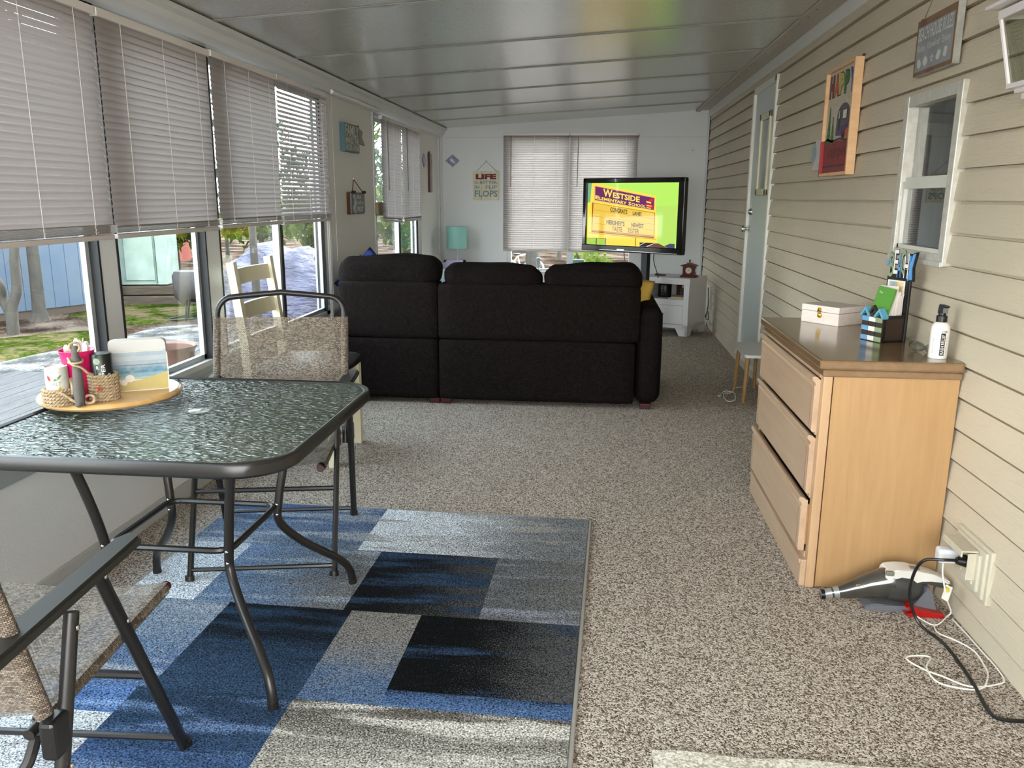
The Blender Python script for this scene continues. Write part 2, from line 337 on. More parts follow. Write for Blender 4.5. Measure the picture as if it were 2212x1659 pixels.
# ---- ceiling (sloped painted aluminium panels with raised seams)
zl = lambda x: 2.071+(x+1.8)*.0639
CEIL = ceiling_mat()
mb = MB(); mb.prism([(XL-.1, zl(XL-.1)), (XR+.1, zl(XR+.1)), (XR+.1, zl(XR+.1)+.08), (XL-.1, zl(XL-.1)+.08)], lambda u, v, t: (u, YR-.1+t*(YB-YR+.2), v))
cl = struct(mb.build('ceiling', CEIL))
for k, y in enumerate([-.3, .72, 1.73, 2.73, 3.72, 4.73, 5.67, 6.64, 7.65, 8.6]):
    mb = MB()
    a = Vector((XL, y, zl(XL)-.001)); b = Vector((1.03, y, zl(1.03)-.001))
    mb.prism([(-.008, 0), (-.006, -.003), (.002, -.005), (.005, -.007), (.006, 0)], lambda u, v, t: (a.x+(b.x-a.x)*t, y+u, a.z+(b.z-a.z)*t+v))
    o = mb.build('ceiling_seam', P('seam_strip', 'a4a5a0', .25, .4)); o.parent = cl
# ---- right: flange, soffit strip and white band under it
mb = MB(); mb.boxb((1.03, YR, zl(1.03)-.016), (1.075, YB, zl(1.03)-.002)); mb.prism([(1.075, zl(1.075)-.004), (1.204, zl(1.204)-.004), (1.204, zl(1.204)-.001), (1.075, zl(1.075)-.001)], lambda u, v, q: (u, YR+q*(YB-YR), v)); struct(mb.build('trim_1', P('greige_soffit', 'aba396', .4, .1)))
mb = MB(); mb.boxb((1.172, YR, 2.188), (1.192, YB, 2.262), bev=.003); struct(mb.build('trim_2', P('white_band', 'd6d6d2', .35)))
mb = MB()
for k in range(60):
    y = YR+.1+k*.18; mb.ell((1.052, y, zl(1.03)-.018), (.004, .004, .003), 6, 4)
mb.build('screw', STEEL, None); o = bpy.data.objects['screw']; tag(o, 'row of small bright screws along the ceiling flange over the siding wall', 'screw', kind='stuff')
# ---- left: gutter-like beam under the ceiling
mb = MB(); mb.prism([(0, .0), (.10, 0), (.10, -.02), (.075, -.03), (.07, -.062), (.035, -.085), (0, -.09)], lambda u, v, t: (XL+u, YR+t*(YB-YR), 2.07+v)); struct(mb.build('trim_3', ALU))
mb = MB(); mb.prism([(0, 0), (.014, -.004), (.022, -.014), (.022, -.022), (.012, -.030), (0, -.032)], lambda u, v, t: (XL+.050+u, 5.47+t*1.2, 2.003+v)); struct(mb.build('highlight_strip', P('beam_highlight', 'd8d8d4', .15)))  # pale glossy strip added to draw the highlight along the beam

# ---- left wall with openings
ZS, ZT = .535, 1.985
OPEN = [(.4, 2.0), (2.02, 2.955), (2.955, 3.80), (3.80, 5.46), (6.68, 8.40)]
mb = MB(); e = 5.0
mb.boxb((XL-.1, YR-.1, -.2), (XL, YB+.1, .44)); mb.boxb((XL-.1, YR-.1, ZT), (XL, YB+.1, 2.20))
for a, b in ((YR-.1, .4), (2.0, 2.02), (5.46, 6.68), (8.40, YB+.1)): mb.boxb((XL-.1, a, .44), (XL, b, ZT))
struct(mb.build('wall_left', WALLP))
mb = MB(); mb.boxb((XL-.09, .4, .44), (XL+.012, 5.46, .50), bev=.003); mb.boxb((XL-.09, .4, .50), (XL-.012, 5.46, ZS)); mb.boxb((XL-.09, 6.68, .44), (XL+.012, 8.4, .50), bev=.003); mb.boxb((XL-.09, 6.68, .5), (XL-.012, 8.4, ZS)); struct(mb.build('trim_5', GREYALU))
mb = MB()
for y in (5.475, 5.50, 6.655, 6.675, 8.42): mb.boxb((XL, y-.006, .05), (XL+.008, y+.006, ZT))
mb.boxb((XL, 9.40, 0), (XL+.018, 9.43, 2.0)); mb.boxb((XL, 8.42, ZT-.03), (XL+.012, 9.4, ZT)); struct(mb.build('trim_6', ALU))
mb = MB(); mb.boxb((XL, YR, 0), (XL+.014, YB, .075), bev=.003); struct(mb.build('baseboard_left', P('grey_white_base', 'b4b4b0', .5)))
def left_window(idx, a, b, meet=None, fw0=.05, fw1=.05, refl=PANE):
    mb = MB(); x0, x1 = XL-.075, XL-.008
    mb.boxb((x0, a, ZS), (x1, a+fw0, ZT)); mb.boxb((x0, b-fw1, ZS), (x1, b, ZT)); mb.boxb((x0, a, ZS), (x1, b, ZS+.025)); mb.boxb((x0, a, ZT-.03), (x1, b, ZT))
    fr = struct(mb.build('window_%d' % idx, ALU)); fr['category'] = 'window' if False else 'window'
    del fr['category']
    g = MB()
    for y in (a+fw0, b-fw1): g.boxb((x0+.012, y-.006, ZS+.02), (x1+.003, y+.006, ZT-.02))
    if meet: g.boxb((x0+.02, meet+.018, ZS+.02), (x1-.004, meet+.032, ZT-.02))
    g.build('gasket', GASKET, fr)
    s_ = MB(); l = [(a+fw0, b-fw1)] if not meet else [(a+fw0, meet+.02), (meet-.02, b-fw1)]
    for q, (u, v) in enumerate(l):
        xx = XL-.05+.022*(q); s2 = MB(); e_ = .028
        s2.boxb((xx-.01, u, ZS+.02), (xx+.01, u+e_, ZT-.03)); s2.boxb((xx-.01, v-e_, ZS+.02), (xx+.01, v, ZT-.03)); s2.boxb((xx-.01, u, ZS+.02), (xx+.01, v, ZS+.05)); s2.boxb((xx-.01, u, ZT-.06), (xx+.01, v, ZT-.03))
        so_ = s2.build('sash', GREYALU, fr); p = MB(); p.boxb((xx-.002, u+e_-.004, ZS+.046), (xx+.002, v-e_+.004, ZT-.056)); p.build('pane', refl, so_)
    s_.bm.free()
    return fr
left_window(1, .4, 2.0); left_window(2, 2.02, 2.925, fw0=.05, fw1=.07); left_window(3, 2.925, 3.785, fw0=.05, fw1=.09); left_window(4, 3.785, 5.46, meet=4.64, fw0=.06, fw1=.07); left_window(5, 6.68, 8.40, meet=7.56, fw0=.05, fw1=.08)

# ---- back wall with window opening
BX0, BX1 = -1.02, .44; BZ = .50
mb = MB()
mb.boxb((XL-.1, YB, -.2), (BX0, YB+.1, 2.35)); mb.boxb((BX1, YB, -.2), (XR+.1, YB+.1, 2.45)); mb.boxb((BX0, YB, -.2), (BX1, YB+.1, BZ)); mb.boxb((BX0, YB, 2.0), (BX1, YB+.1, 2.35))
struct(mb.build('wall_back', P('pale_grey_panel', 'd2d5d6', .6, bump=(90, .3, .002))))
mb = MB(); mb.boxb((XL+.01, YB-.004, 1.972), (1.16, YB, 1.980)); mb.boxb((XL+.018, YB-.012, 0), (XL+.045, YB, 2.07)); mb.boxb((1.165, YB-.012, 0), (1.185, YB, 2.24)); struct(mb.build('trim_7', P('pale_strip', 'c4c6c6', .5)))
mb = MB()
for a, b in ((BX0, BX0+.05), (BX1-.07, BX1), (-.335, -.28)): mb.boxb((a, YB+.02, BZ), (b, YB+.08, 2.0))
mb.boxb((BX0, YB+.01, BZ-.02), (BX1, YB+.08, BZ+.025)); mb.boxb((BX0, YB+.02, 1.97), (BX1, YB+.08, 2.0)); mb.boxb((BX0-.02, YB-.035, BZ-.02), (BX1+.02, YB+.02, BZ))
fr = struct(mb.build('window_6', ALU)); mb = MB(); mb.boxb((BX0+.04, YB+.048, BZ+.02), (BX1-.05, YB+.052, 1.98)); mb.build('pane', PANE, fr)
mb = MB(); mb.boxb((-.285, YB+.016, BZ+.03), (-.262, YB+.03, 1.97)); mb.build('sash', P('bluish_sash', 'a9bccb', .4), fr)

# ---- rear wall behind the photographer: wide glazed opening
mb = MB(); mb.boxb((XL-.1, YR-.1, -.2), (-1.55, YR, 2.3)); mb.boxb((1.15, YR-.1, -.2), (XR+.1, YR, 2.4)); mb.boxb((-1.55, YR-.1, -.2), (1.15, YR, .5)); mb.boxb((-1.55, YR-.1, 2.15), (1.15, YR, 2.4)); struct(mb.build('wall_rear', WALLP))

# ---- right wall: lap siding with door and window openings
SID = siding_mat(); PITCH = .1038
DY0, DY1, DZ0, DZ1 = 5.985, 6.84, .10, 2.145
WY0, WY1, WZ0, WZ1 = 2.965, 3.47, 1.11, 1.695
mb = MB()
def course(z0, z1, a, b):
    """board from z0 (lip) up to z1"""
    f = lambda z: XR-.017+.010*(z-zb)/PITCH
    zt_ = min(z1, zb+PITCH-.011)
    if zt_ > z0: mb.quad((f(z0), a, z0), (f(z0), b, z0), (f(zt_), b, zt_), (f(zt_), a, zt_))
    if z1 > zt_:
        mb.quad((f(zt_), a, zt_), (f(zt_), b, zt_), (XR+.008, b, zt_), (XR+.008, a, zt_)); mb.quad((XR+.008, a, zt_), (XR+.008, b, zt_), (XR+.008, b, z1), (XR+.008, a, z1))
    if abs(z0-zb) < 1e-6: mb.quad((XR-.017, a, z0), (XR-.017, b, z0), (XR+.008, b, z0+.001), (XR+.008, a, z0+.001))
k = -6
while True:
    zb = .592+k*PITCH; k += 1
    if zb > 2.2: break
    z0, z1 = max(zb, 0), min(zb+PITCH, 2.19)
    if z1 <= 0: continue
    holes = [h for h in ((DY0, DY1, DZ0, DZ1), (WY0, WY1, WZ0, WZ1)) if h[2] < z1 and h[3] > z0]
    cuts = [YR]+[q for h in sorted(holes) for q in (h[0], h[1])]+[YB]
    for i in range(0, len(cuts), 2): course(z0, z1, cuts[i], cuts[i+1])
    for h in holes:
        if h[2] > z0: course(z0, h[2], h[0], h[1])
        if h[3] < z1: course(h[3], z1, h[0], h[1])
mb.mi = 1
mb.boxb((XR+.012, YR, -.2), (XR+.12, WY0, 2.45)); mb.boxb((XR+.012, WY1, -.2), (XR+.12, DY0, 2.45)); mb.boxb((XR+.012, DY1, -.2), (XR+.12, YB, 2.45))
mb.boxb((XR+.012, WY0, -.2), (XR+.12, WY1, WZ0)); mb.boxb((XR+.012, WY0, WZ1), (XR+.12, WY1, 2.45)); mb.boxb((XR+.012, DY0, -.2), (XR+.12, DY1, DZ0)); mb.boxb((XR+.012, DY0, DZ1), (XR+.12, DY1, 2.45))
struct(mb.build('wall_right', [SID, P('sheathing', '4a4034', .9)]))
# trailer window
mb = MB(); x0, x1 = XR-.030, XR+.03; T = .035
mb.boxb((x0, WY0-.01, WZ0-.012), (x1, WY0+T, WZ1+.012), bev=.003); mb.boxb((x0, WY1-T+.0, WZ0-.012), (x1, WY1+.01, WZ1+.012), bev=.003)
mb.boxb((x0+.002, WY0+T-.004, WZ1-T+.005), (x1, WY1-T+.004, WZ1+.010)); mb.boxb((x0+.002, WY0+T-.004, WZ0-.010), (x1, WY1-T+.004, WZ0+T-.008)); mb.boxb((x0-.006, WY0-.006, WZ0-.014), (x0+.004, WY1+.006, WZ0+.002))
fr = struct(mb.build('window_7', P('weathered_white_aluminium', 'c8c6bc', .4, .15, mottle=(40, 'a09a88', .4))))
mb = MB(); mb.boxb((XR-.012, WY0+T, 1.385), (XR+.02, WY1-T, 1.405)); mb.boxb((XR-.02, WY0+T, 1.362), (XR+.012, WY1-T, 1.388)); mb.boxb((XR-.018, WY0+T, WZ0+.024), (XR+.01, WY0+T+.016, 1.37)); mb.boxb((XR-.018, WY1-T-.016, WZ0+.024), (XR+.01, WY1-T, 1.37)); mb.boxb((XR-.018, WY0+T, WZ0+.024), (XR+.01, WY1-T, WZ0+.042))
sh = mb.build('sash', P('white_sash', 'd4d2c8', .35), fr)
mb = MB(); mb.boxb((XR+.010, WY0+T, 1.40), (XR+.014, WY1-T, WZ1-T+.01)); mb.boxb((XR-.004, WY0+T+.01, WZ0+.04), (XR, WY1-T-.01, 1.366)); mb.build('pane', glass('dark_pane', 'd8dcd8', 2.6), fr)
mb = MB(); X2 = XR+.9
for q in (((XR+.02, WY0-.5, .8), (XR+.02, WY0-.02, 2.0)), ): pass
mb.boxb((X2, WY0-.4, .8), (X2+.02, WY1+.9, 2.1)); mb.boxb((XR+.12, WY0-.42, .8), (X2, WY0-.4, 2.1)); mb.boxb((XR+.12, WY1+.9, .8), (X2, WY1+.92, 2.1)); mb.boxb((XR+.12, WY0-.4, .78), (X2, WY1+.9, .8)); mb.boxb((XR+.12, WY0-.4, 2.1), (X2, WY1+.9, 2.12))
struct(mb.build('wall_alcove', P('brown_kitchen_wall', '8a7058', .7)))
# door
mb = MB(); T = .045
mb.boxb((XR-.028, DY0, DZ0), (XR+.02, DY0+T, DZ1), bev=.004); mb.boxb((XR-.028, DY1-T, DZ0), (XR+.02, DY1, DZ1), bev=.004); mb.boxb((XR-.028, DY0, DZ1-T), (XR+.02, DY1, DZ1), bev=.004); mb.boxb((XR-.035, DY0, DZ0-.02), (XR+.02, DY1, DZ0+.02))
dfr = struct(mb.build('door_1', P('door_frame_white', 'd8d6cc', .4)))
mb = MB(); mb.boxb((XR-.006, DY0+T, DZ0+.02), (XR+.03, DY1-T, DZ1-T)); slab = mb.build('door_slab', P('pale_blue_grey_door', 'c2cac8', .4, bump=(200, .12, .001)), dfr)
mb = MB(); ya, yb, za, zb_ = 6.14, 6.52, 1.345, 1.93
for lo, hi in (((ya, za), (ya+.05, zb_)), ((yb-.05, za), (yb, zb_)), ((ya, za), (yb, za+.05)), ((ya, zb_-.05), (yb, zb_))): mb.boxb((XR-.024, lo[0], lo[1]), (XR-.004, hi[0], hi[1]), bev=.007)
lite = mb.build('glass_trim', P('cream_lite_trim', 'd6d0b4', .4), slab)
mb = MB(); mb.boxb((XR-.010, ya+.045, za+.045), (XR-.007, yb-.045, zb_-.045)); mb.build('pane', P('frosted_pane', '7c8a88', .15, 0, .8), slab)
kn = MB(); kn.lathe([(.0, 0), (.030, 0), (.030, .006), (.012, .010), (.011, .030), (.022, .036), (.026, .050), (.022, .064), (.0, .066)], (0, 0, 0), 20, 'x'); kn.bm.transform(Matrix.Translation((XR-.006, 6.725, 1.09)) @ Matrix.Scale(-1, 4, (1, 0, 0))); kn.build('door_knob', STEEL, dfr, True)
kn = MB(); kn.lathe([(.0, 0), (.028, 0), (.026, .012), (.018, .022), (.0, .024)], (0, 0, 0), 20, 'x'); kn.bm.transform(Matrix.Translation((XR-.006, 6.70, 1.222)) @ Matrix.Scale(-1, 4, (1, 0, 0))); kn.build('deadbolt', STEEL, dfr, True)
# black gap strip at the far corner of the siding
mb = MB(); mb.boxb((1.186, YB-.02, 0), (1.198, YB-.004, 2.19)); struct(mb.build('trim_8', GASKET))

# ================================================================ BLINDS
def blind(side, a, b, ztop, zbot, tilt, label, wand=None, stack=.03, skew=0.0, off=.055, group=None):
    L = b-a
    if side == 'left': root = thing('window_blind', label, 'blind', (XL+off, (a+b)/2, ztop), PI/2, group)   # local +x = world +y ; local +y = world -x
    else: root = thing('window_blind', label, 'blind', ((a+b)/2, YB-off, ztop), PI, group)
    sgn = -1   # local -y towards the room for left; for back rotz=pi local +y... handled below
    D = (lambda d: -d) if side == 'left' else (lambda d: d)
    h = L/2-.004; mb = MB(); mb.boxb((-h-.003, D(-.014), -.028), (h+.003, D(.016), 0), bev=.002); mb.build('headrail', P('blind_rail_white', 'd2ccc6', .35), root)
    Htot = ztop-zbot; wd = .029; m_ = max(3, int(stack/.0035)); zlast = -Htot+.022+m_*.0034+.006; n = int(round((-.040-zlast)/.0243))+1; pit = (-.040-zlast)/(n-1); t = math.radians(tilt); mb = MB(); z_end = None
    for i in range(n):
        zc = -.040-i*pit; jit = random.uniform(-.03, .03); tt = t+jit; sk = skew*(i/n)
        pts = []
        for s_ in (-.5, -.28, -.05, .2, .38, .5):
            cr_ = .0046*(1-4*s_*s_); d = s_*wd*math.cos(tt)+cr_*math.sin(tt); z = -s_*wd*math.sin(tt)+cr_*math.cos(tt); pts.append((d, z))
        rows = []
        for u in (-h, h): rows.append([mb.bm.verts.new((u, D(d), zc+z+sk*(u/h)*.5)) for d, z in pts])
        for q in range(5): mb._f([rows[0][q], rows[1][q], rows[1][q+1], rows[0][q+1]])
        z_end = zc
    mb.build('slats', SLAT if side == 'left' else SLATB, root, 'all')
    zb2 = -Htot
    mb = MB()
    for i in range(m_): z = zb2+.022+i*.0034; mb.boxb((-h, D(-.012), z), (h, D(.013+.001*(i % 2)), z+.0016))
    ss = mb.build('slat_stack', P('stacked_slats', '9a928c', .5), root)
    mb = MB(); mb.boxb((-h, D(-.012), zb2), (h, D(.013), zb2+.018), bev=.004); br_ = mb.build('bottom_rail', P('blind_bottom_rail', 'b4aca6', .4), root)
    if skew:
        for o_ in (ss, br_): o_.rotation_euler = (0, -skew/L, 0)
    for f in (-.66, .05, .72):
        mb = MB(); mb.cyl((f*h, D(.014), -.02), (f*h, D(.015), zb2+.02), .0009, n=5); mb.cyl((f*h+.004, D(-.013), -.02), (f*h+.004, D(-.013), zb2+.02), .0008, n=5)
        if stack > .02:
            for q in range(5): mb.cyl((f*h+random.uniform(-.01, .01), D(.016), zb2+.02+q*.008), (f*h+random.uniform(-.012, .012), D(.018), zb2+.03+q*.006), .0008, n=4)
        mb.build('ladder_cord', P('blind_cord', 'd8d2cc', .8), root)
    if wand is not None:
        mb = MB(); mb.cyl((wand*h, D(.024), -.03), (wand*h+.006, D(.026), -.58), .0045, n=8); mb.build('tilt_wand', P('grey_clear_wand', '7c766f', .3), root)
    return root
blind('left', 2.02, 2.852, 1.95, 1.165, 70, 'nearest of the window blinds, white, at the left edge of the photo', group='blinds over the long left window', stack=.035)
blind('left', 2.862, 3.70, 1.95, 1.165, 84, 'white horizontal blind beside the nearest one, above the fire pit view', group='blinds over the long left window')
blind('left', 3.722, 4.49, 1.955, 1.17, 84, 'darker white blind third along the long left window, above the cream wooden chair', group='blinds over the long left window')
blind('left', 4.494, 5.335, 1.96, 1.165, 46, 'half open white blind with green light showing, left of the family sign', group='blinds over the long left window')
blind('left', 6.70, 7.41, 1.955, 1.11, 74, 'nearer blind of the short pair by the corner, with tilted bottom rail', wand=-.62, skew=-.03, stack=.02, group='blinds over the short left window')
blind('left', 7.42, 8.175, 1.955, 1.10, 76, 'farther blind of the short pair by the corner', wand=-.70, stack=.02, group='blinds over the short left window')
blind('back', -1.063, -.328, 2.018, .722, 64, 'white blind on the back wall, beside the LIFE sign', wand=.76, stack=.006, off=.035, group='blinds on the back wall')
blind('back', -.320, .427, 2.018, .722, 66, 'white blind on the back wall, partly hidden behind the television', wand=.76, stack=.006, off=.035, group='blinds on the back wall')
# cord lying down beside blind 4 (beaded pull cord)
mb = MB()
for k in range(70): mb.ell((XL+.03, 5.545, 1.62-k*.0105), (.0032, .0032, .004), 5, 4)
mb.cyl((XL+.03, 5.545, 1.98), (XL+.03, 5.545, .9), .0008, n=4); tag(mb.build('bead_chain', P('white_beads', 'd6d4cc', .4)), 'white beaded pull chain hanging beside the half open blind', 'chain')

# ================================================================ RUG, MAT
def rugpt(x, y): return x, y
def cellmat(name, ca, cb, axis, p0, p1, cc=None, wob=.5, cthr=.60):
    """heathered pile that drifts from colour a to colour b along an axis, with streaks of colour c"""
    m, t, o = base(name); b = N(t, 'ShaderNodeBsdfPrincipled', Roughness=.97); b.inputs['Specular IOR Level'].default_value = .1
    v = coords(t); sp = N(t, 'ShaderNodeSeparateXYZ'); t.links.new(v, sp.inputs[0]); mr = N(t, 'ShaderNodeMapRange'); mr.inputs[1].default_value = p0; mr.inputs[2].default_value = p1; t.links.new(sp.outputs[axis], mr.inputs[0])
    fine = N(t, 'ShaderNodeTexNoise', Scale=230.0, Detail=1.5, Roughness=.6); t.links.new(v, fine.inputs['Vector'])
    big = N(t, 'ShaderNodeTexNoise', Scale=7.0, Detail=4.0, Roughness=.65); t.links.new(coords(t, (.9, 2.1, 1)), big.inputs['Vector'])
    def ma(op, a, b_, c_=None):
        n = N(t, 'ShaderNodeMath', operation=op)
        for k, q in enumerate((a, b_, c_)):
            if q is None: continue
            if isinstance(q, (int, float)): n.inputs[k].default_value = q
            else: t.links.new(q, n.inputs[k])
        return n.outputs[0]
    f = ma('ADD', mr.outputs[0], ma('MULTIPLY_ADD', big.outputs[0], wob*2, -wob)); f = ma('ADD', f, ma('MULTIPLY_ADD', fine.outputs[0], 2.4, -1.2))
    mp = N(t, 'ShaderNodeMapRange'); mp.inputs[1].default_value = .3; mp.inputs[2].default_value = .7; t.links.new(f, mp.inputs[0])
    mx = N(t, 'ShaderNodeMix', data_type='RGBA'); mx.inputs[6].default_value = lin(ca); mx.inputs[7].default_value = lin(cb); t.links.new(mp.outputs[0], mx.inputs[0]); res = mx.outputs[2]
    if cc:
        b2 = N(t, 'ShaderNodeTexNoise', Scale=5.0, Detail=3.0); t.links.new(coords(t, (.5, 3.5, 5)), b2.inputs['Vector']); g = ma('ADD', b2.outputs[0], ma('MULTIPLY_ADD', fine.outputs[0], .5, -.25)); m3 = N(t, 'ShaderNodeMapRange'); m3.inputs[1].default_value = cthr-.05; m3.inputs[2].default_value = cthr+.05; t.links.new(g, m3.inputs[0])
        m4 = N(t, 'ShaderNodeMix', data_type='RGBA'); m4.inputs[7].default_value = lin(cc); t.links.new(m3.outputs[0], m4.inputs[0]); t.links.new(res, m4.inputs[6]); res = m4.outputs[2]
    f2 = N(t, 'ShaderNodeTexNoise', Scale=210.0, Detail=1.5); t.links.new(v, f2.inputs['Vector']); sc_ = ma('MULTIPLY_ADD', f2.outputs[0], 4.2, -1.1)
    cm_ = N(t, 'ShaderNodeVectorMath', operation='SCALE'); t.links.new(res, cm_.inputs[0]); t.links.new(sc_, cm_.inputs['Scale']); t.links.new(cm_.outputs[0], b.inputs['Base Color'])
    bb = N(t, 'ShaderNodeBump', Strength=.7, Distance=.004); t.links.new(f2.outputs[0], bb.inputs['Height']); t.links.new(bb.outputs[0], b.inputs['Normal']); t.links.new(b.outputs[0], o.inputs[0]); return m
CELLS = [  # x0, x1, y0, y1, (colour a, colour b, axis, from, to, streak colour, waviness, threshold)
 (-1.53, -.86, 2.80, 3.22, ('5c6a7c', '46597a', 1, 2.85, 3.25, '8b929a', .5, .56)), (-.86, 0, 2.80, 3.22, ('c4cacf', '6c6e70', 0, -.80, -.10, '8d8a84', .35, .62)),
 (-1.53, -1.28, 2.345, 2.80, ('c6cace', 'a2a8ae', 1, 2.3, 2.9, None, .3, .6)), (-1.28, -.765, 2.345, 2.80, ('62758e', '6a6a6a', 0, -1.25, -.75, '8a949e', .5, .58)),
 (-.765, -.32, 2.345, 2.80, ('101215', '4a4a4a', 0, -.70, -.20, '2c3e54', .35, .57)), (-.32, 0, 2.345, 2.80, ('5c5e60', '666665', 0, -.3, 0, '7c7f88', .5, .6)),
 (-1.53, -1.15, 1.86, 2.345, ('4f6482', '74808c', 1, 1.9, 2.3, '8a9098', .5, .58)), (-1.15, -.735, 1.86, 2.345, ('2e4054', '12151a', 1, 1.9, 2.30, '27384c', .35, .58)),
 (-.735, -.505, 1.86, 2.345, ('4c607a', '77736e', 1, 1.88, 2.25, None, .4, .6)), (-.505, 0, 1.935, 2.345, ('060708', '484848', 0, -.40, .02, '2a3a50', .3, .64)), (-.505, 0, 1.86, 1.935, ('435a7c', '1c2430', 1, 1.90, 1.96, '586e90', .5, .6)),
 (-.74, 0, 1.09, 1.86, ('9b978d', '544f48', 1, 1.55, 1.92, 'b4b0a6', .22, .60)), (-1.18, -.74, 1.62, 1.86, ('304560', '263648', 1, 1.6, 1.86, '586c8a', .5, .58)), (-1.18, -.74, 1.09, 1.62, ('2c3c50', '3c5274', 1, 1.4, 1.65, '586c8a', .5, .56)),
 (-1.53, -1.18, 1.74, 1.86, ('42597c', '4f6a94', 0, -1.5, -1.2, '7088ac', .5, .6)), (-1.53, -1.18, 1.09, 1.74, ('c8ccce', 'b2b4b4', 0, -1.5, -1.2, '8d9298', .4, .64))]
RM = []; cells = []
for k, (x0, x1, y0, y1, a_) in enumerate(CELLS):
    RM.append(cellmat('rug_pile_%d' % k, *a_)); cells.append((x0, x1, y0, y1, k))
RM.append(P('rug_binding', '8c8880', .9, bump=(300, .6, .002)))
mb = MB(); rz = math.radians(-1.3); RT = Matrix.Translation((-.0, 3.205, 0)) @ Matrix.Rotation(rz, 4, 'Z') @ Matrix.Translation((0, -3.205, 0))
for x0, x1, y0, y1, m_ in cells:
    mb.mi = m_; mb.boxb((x0, y0, .001), (x1, y1, .013))
mb.mi = len(CELLS)
for lo, hi in (((-1.545, 1.075), (-1.53, 3.235)), ((0, 1.075), (.013, 3.235)), ((-1.545, 3.22), (.013, 3.235)), ((-1.545, 1.075), (.013, 1.09))): mb.boxb((lo[0], lo[1], 0.001), (hi[0], hi[1], .0115), bev=.003)
mb.bm.transform(RT); tag(mb.build('area_rug', RM), 'blue, grey and black colour-block area rug under the glass table', 'rug')
mb = MB()
ed = [(.17+.06*k, 1.775+.006*math.sin(k*1.3)-.0*k) for k in range(16)]
for k in range(15):
    (xa, ya_), (xb, yb2) = ed[k], ed[k+1]; mb.prism([(0, 0), (1, 0), (1, 1), (0, 1)], lambda u, v, t: (xa+(xb-xa)*u, 1.1+((ya_ if u == 0 else yb2)-1.1)*v, .001+.009*t))
tag(mb.build('floor_mat', heather('cream_mat', '9e9788', 'c4bdae', 'dcd7cb', 150), merge=True), 'cream woven floor mat at the bottom edge of the photo', 'mat')

# ================================================================ GLASS TABLE
TX, TY = -1.18, 2.228
t = thing('patio_table', 'square patio table with rippled glass top and dark bronze metal frame', 'table', (TX, TY, 0))
rim = MB(); R0 = rrect(.905, .92, .15, 8); prof = [(0, .700), (-.012, .701), (-.020, .697), (-.028, .690), (-.028, .680), (0, .662)]
def rim_ring(off, z): return [rim.bm.verts.new((x*(1+2*off/.9), y*(1+2*off/.9), z)) for x, y in R0]
rg = [rim_ring(o_, z_) for o_, z_ in [(.0, .668), (.001, .692), (-.003, .699), (-.010, .701), (-.018, .697), (-.018, .668), (-.008, .660)]]
for i in range(len(rg)):
    A, B = rg[i], rg[(i+1) % len(rg)]
    for k in range(len(A)): rim._f([A[k], A[(k+1) % len(A)], B[(k+1) % len(A)], B[k]])
rim.build('table_rim', BRONZE, t, True)
mb = MB(); mb.prism([(x*.965, y*.965) for x, y in R0], lambda u, v, s_: (u, v, .689+.005*s_)); mb.build('glass_top', table_glass(), t)
mb = MB(); mb.lathe([(.026, .6945), (.030, .6965), (.031, .699), (.027, .7005), (.0, .7005)], (.02, .02, 0), 28); mb.build('umbrella_hole_cap', P('clear_cap', 'a0a8a2', .1, trans=.5), t, True)
for sx_ in (-1, 1):
    for sy_ in (-1, 1):
        q = smoothpath([(.235, .235, .675), (.200, .200, .5), (.180, .180, .365), (.182, .182, .30), (.235, .235, .215), (.325, .325, .115), (.350, .352, .065), (.356, .36, .012)], 5)
        mb = MB(); mb.tube([(p.x*sx_+.015, p.y*sy_-.035, p.z) for p in q], .0135, 10); mb.cyl((.356*sx_+.015, .36*sy_-.035, .0132), (.356*sx_+.015, .36*sy_-.035, .03), .0150, n=10)
        lg = mb.build('leg', BRONZE, t, True)
        for dz in (.012, -.022): b_ = MB(); b_.ell((.180*sx_+.015, .180*sy_-.035-.0145, .355+dz), (.005, .003, .005), 8, 5); b_.build('bolt', STEEL, lg, True)
mb = MB(); rr_ = [(x+.015, y-.035, .362) for x, y in rrect(.355, .355, .045, 5)]; mb.tube(rr_, .0095, 8, closed=True, up=(0, 0, 1)); mb.build('brace_ring', BRONZE, t, True)

# ================================================================ FOLDING SLING CHAIRS
def uvquad_sheet(mb, rows):
    """rows: list of lists of points -> grid with uv in metres"""
    uv = mb.bm.loops.layers.uv.verify(); vs = [[mb.bm.verts.new(p) for p in r] for r in rows]
    du = [0]
    for r in range(1, len(rows)): du.append(du[-1]+(Vector(rows[r][len(rows[r])//2])-Vector(rows[r-1][len(rows[r])//2])).length)
    for r in range(len(rows)-1):
        L = [0]
        for c_ in range(1, len(rows[r])): L.append(L[-1]+(Vector(rows[r][c_])-Vector(rows[r][c_-1])).length)
        for c_ in range(len(rows[r])-1):
            f = mb._f([vs[r][c_], vs[r][c_+1], vs[r+1][c_+1], vs[r+1][c_]])
            if f:
                for l, q in zip(f.loops, ((L[c_], du[r]), (L[c_+1], du[r]), (L[c_+1], du[r+1]), (L[c_], du[r+1]))): l[uv].uv = q
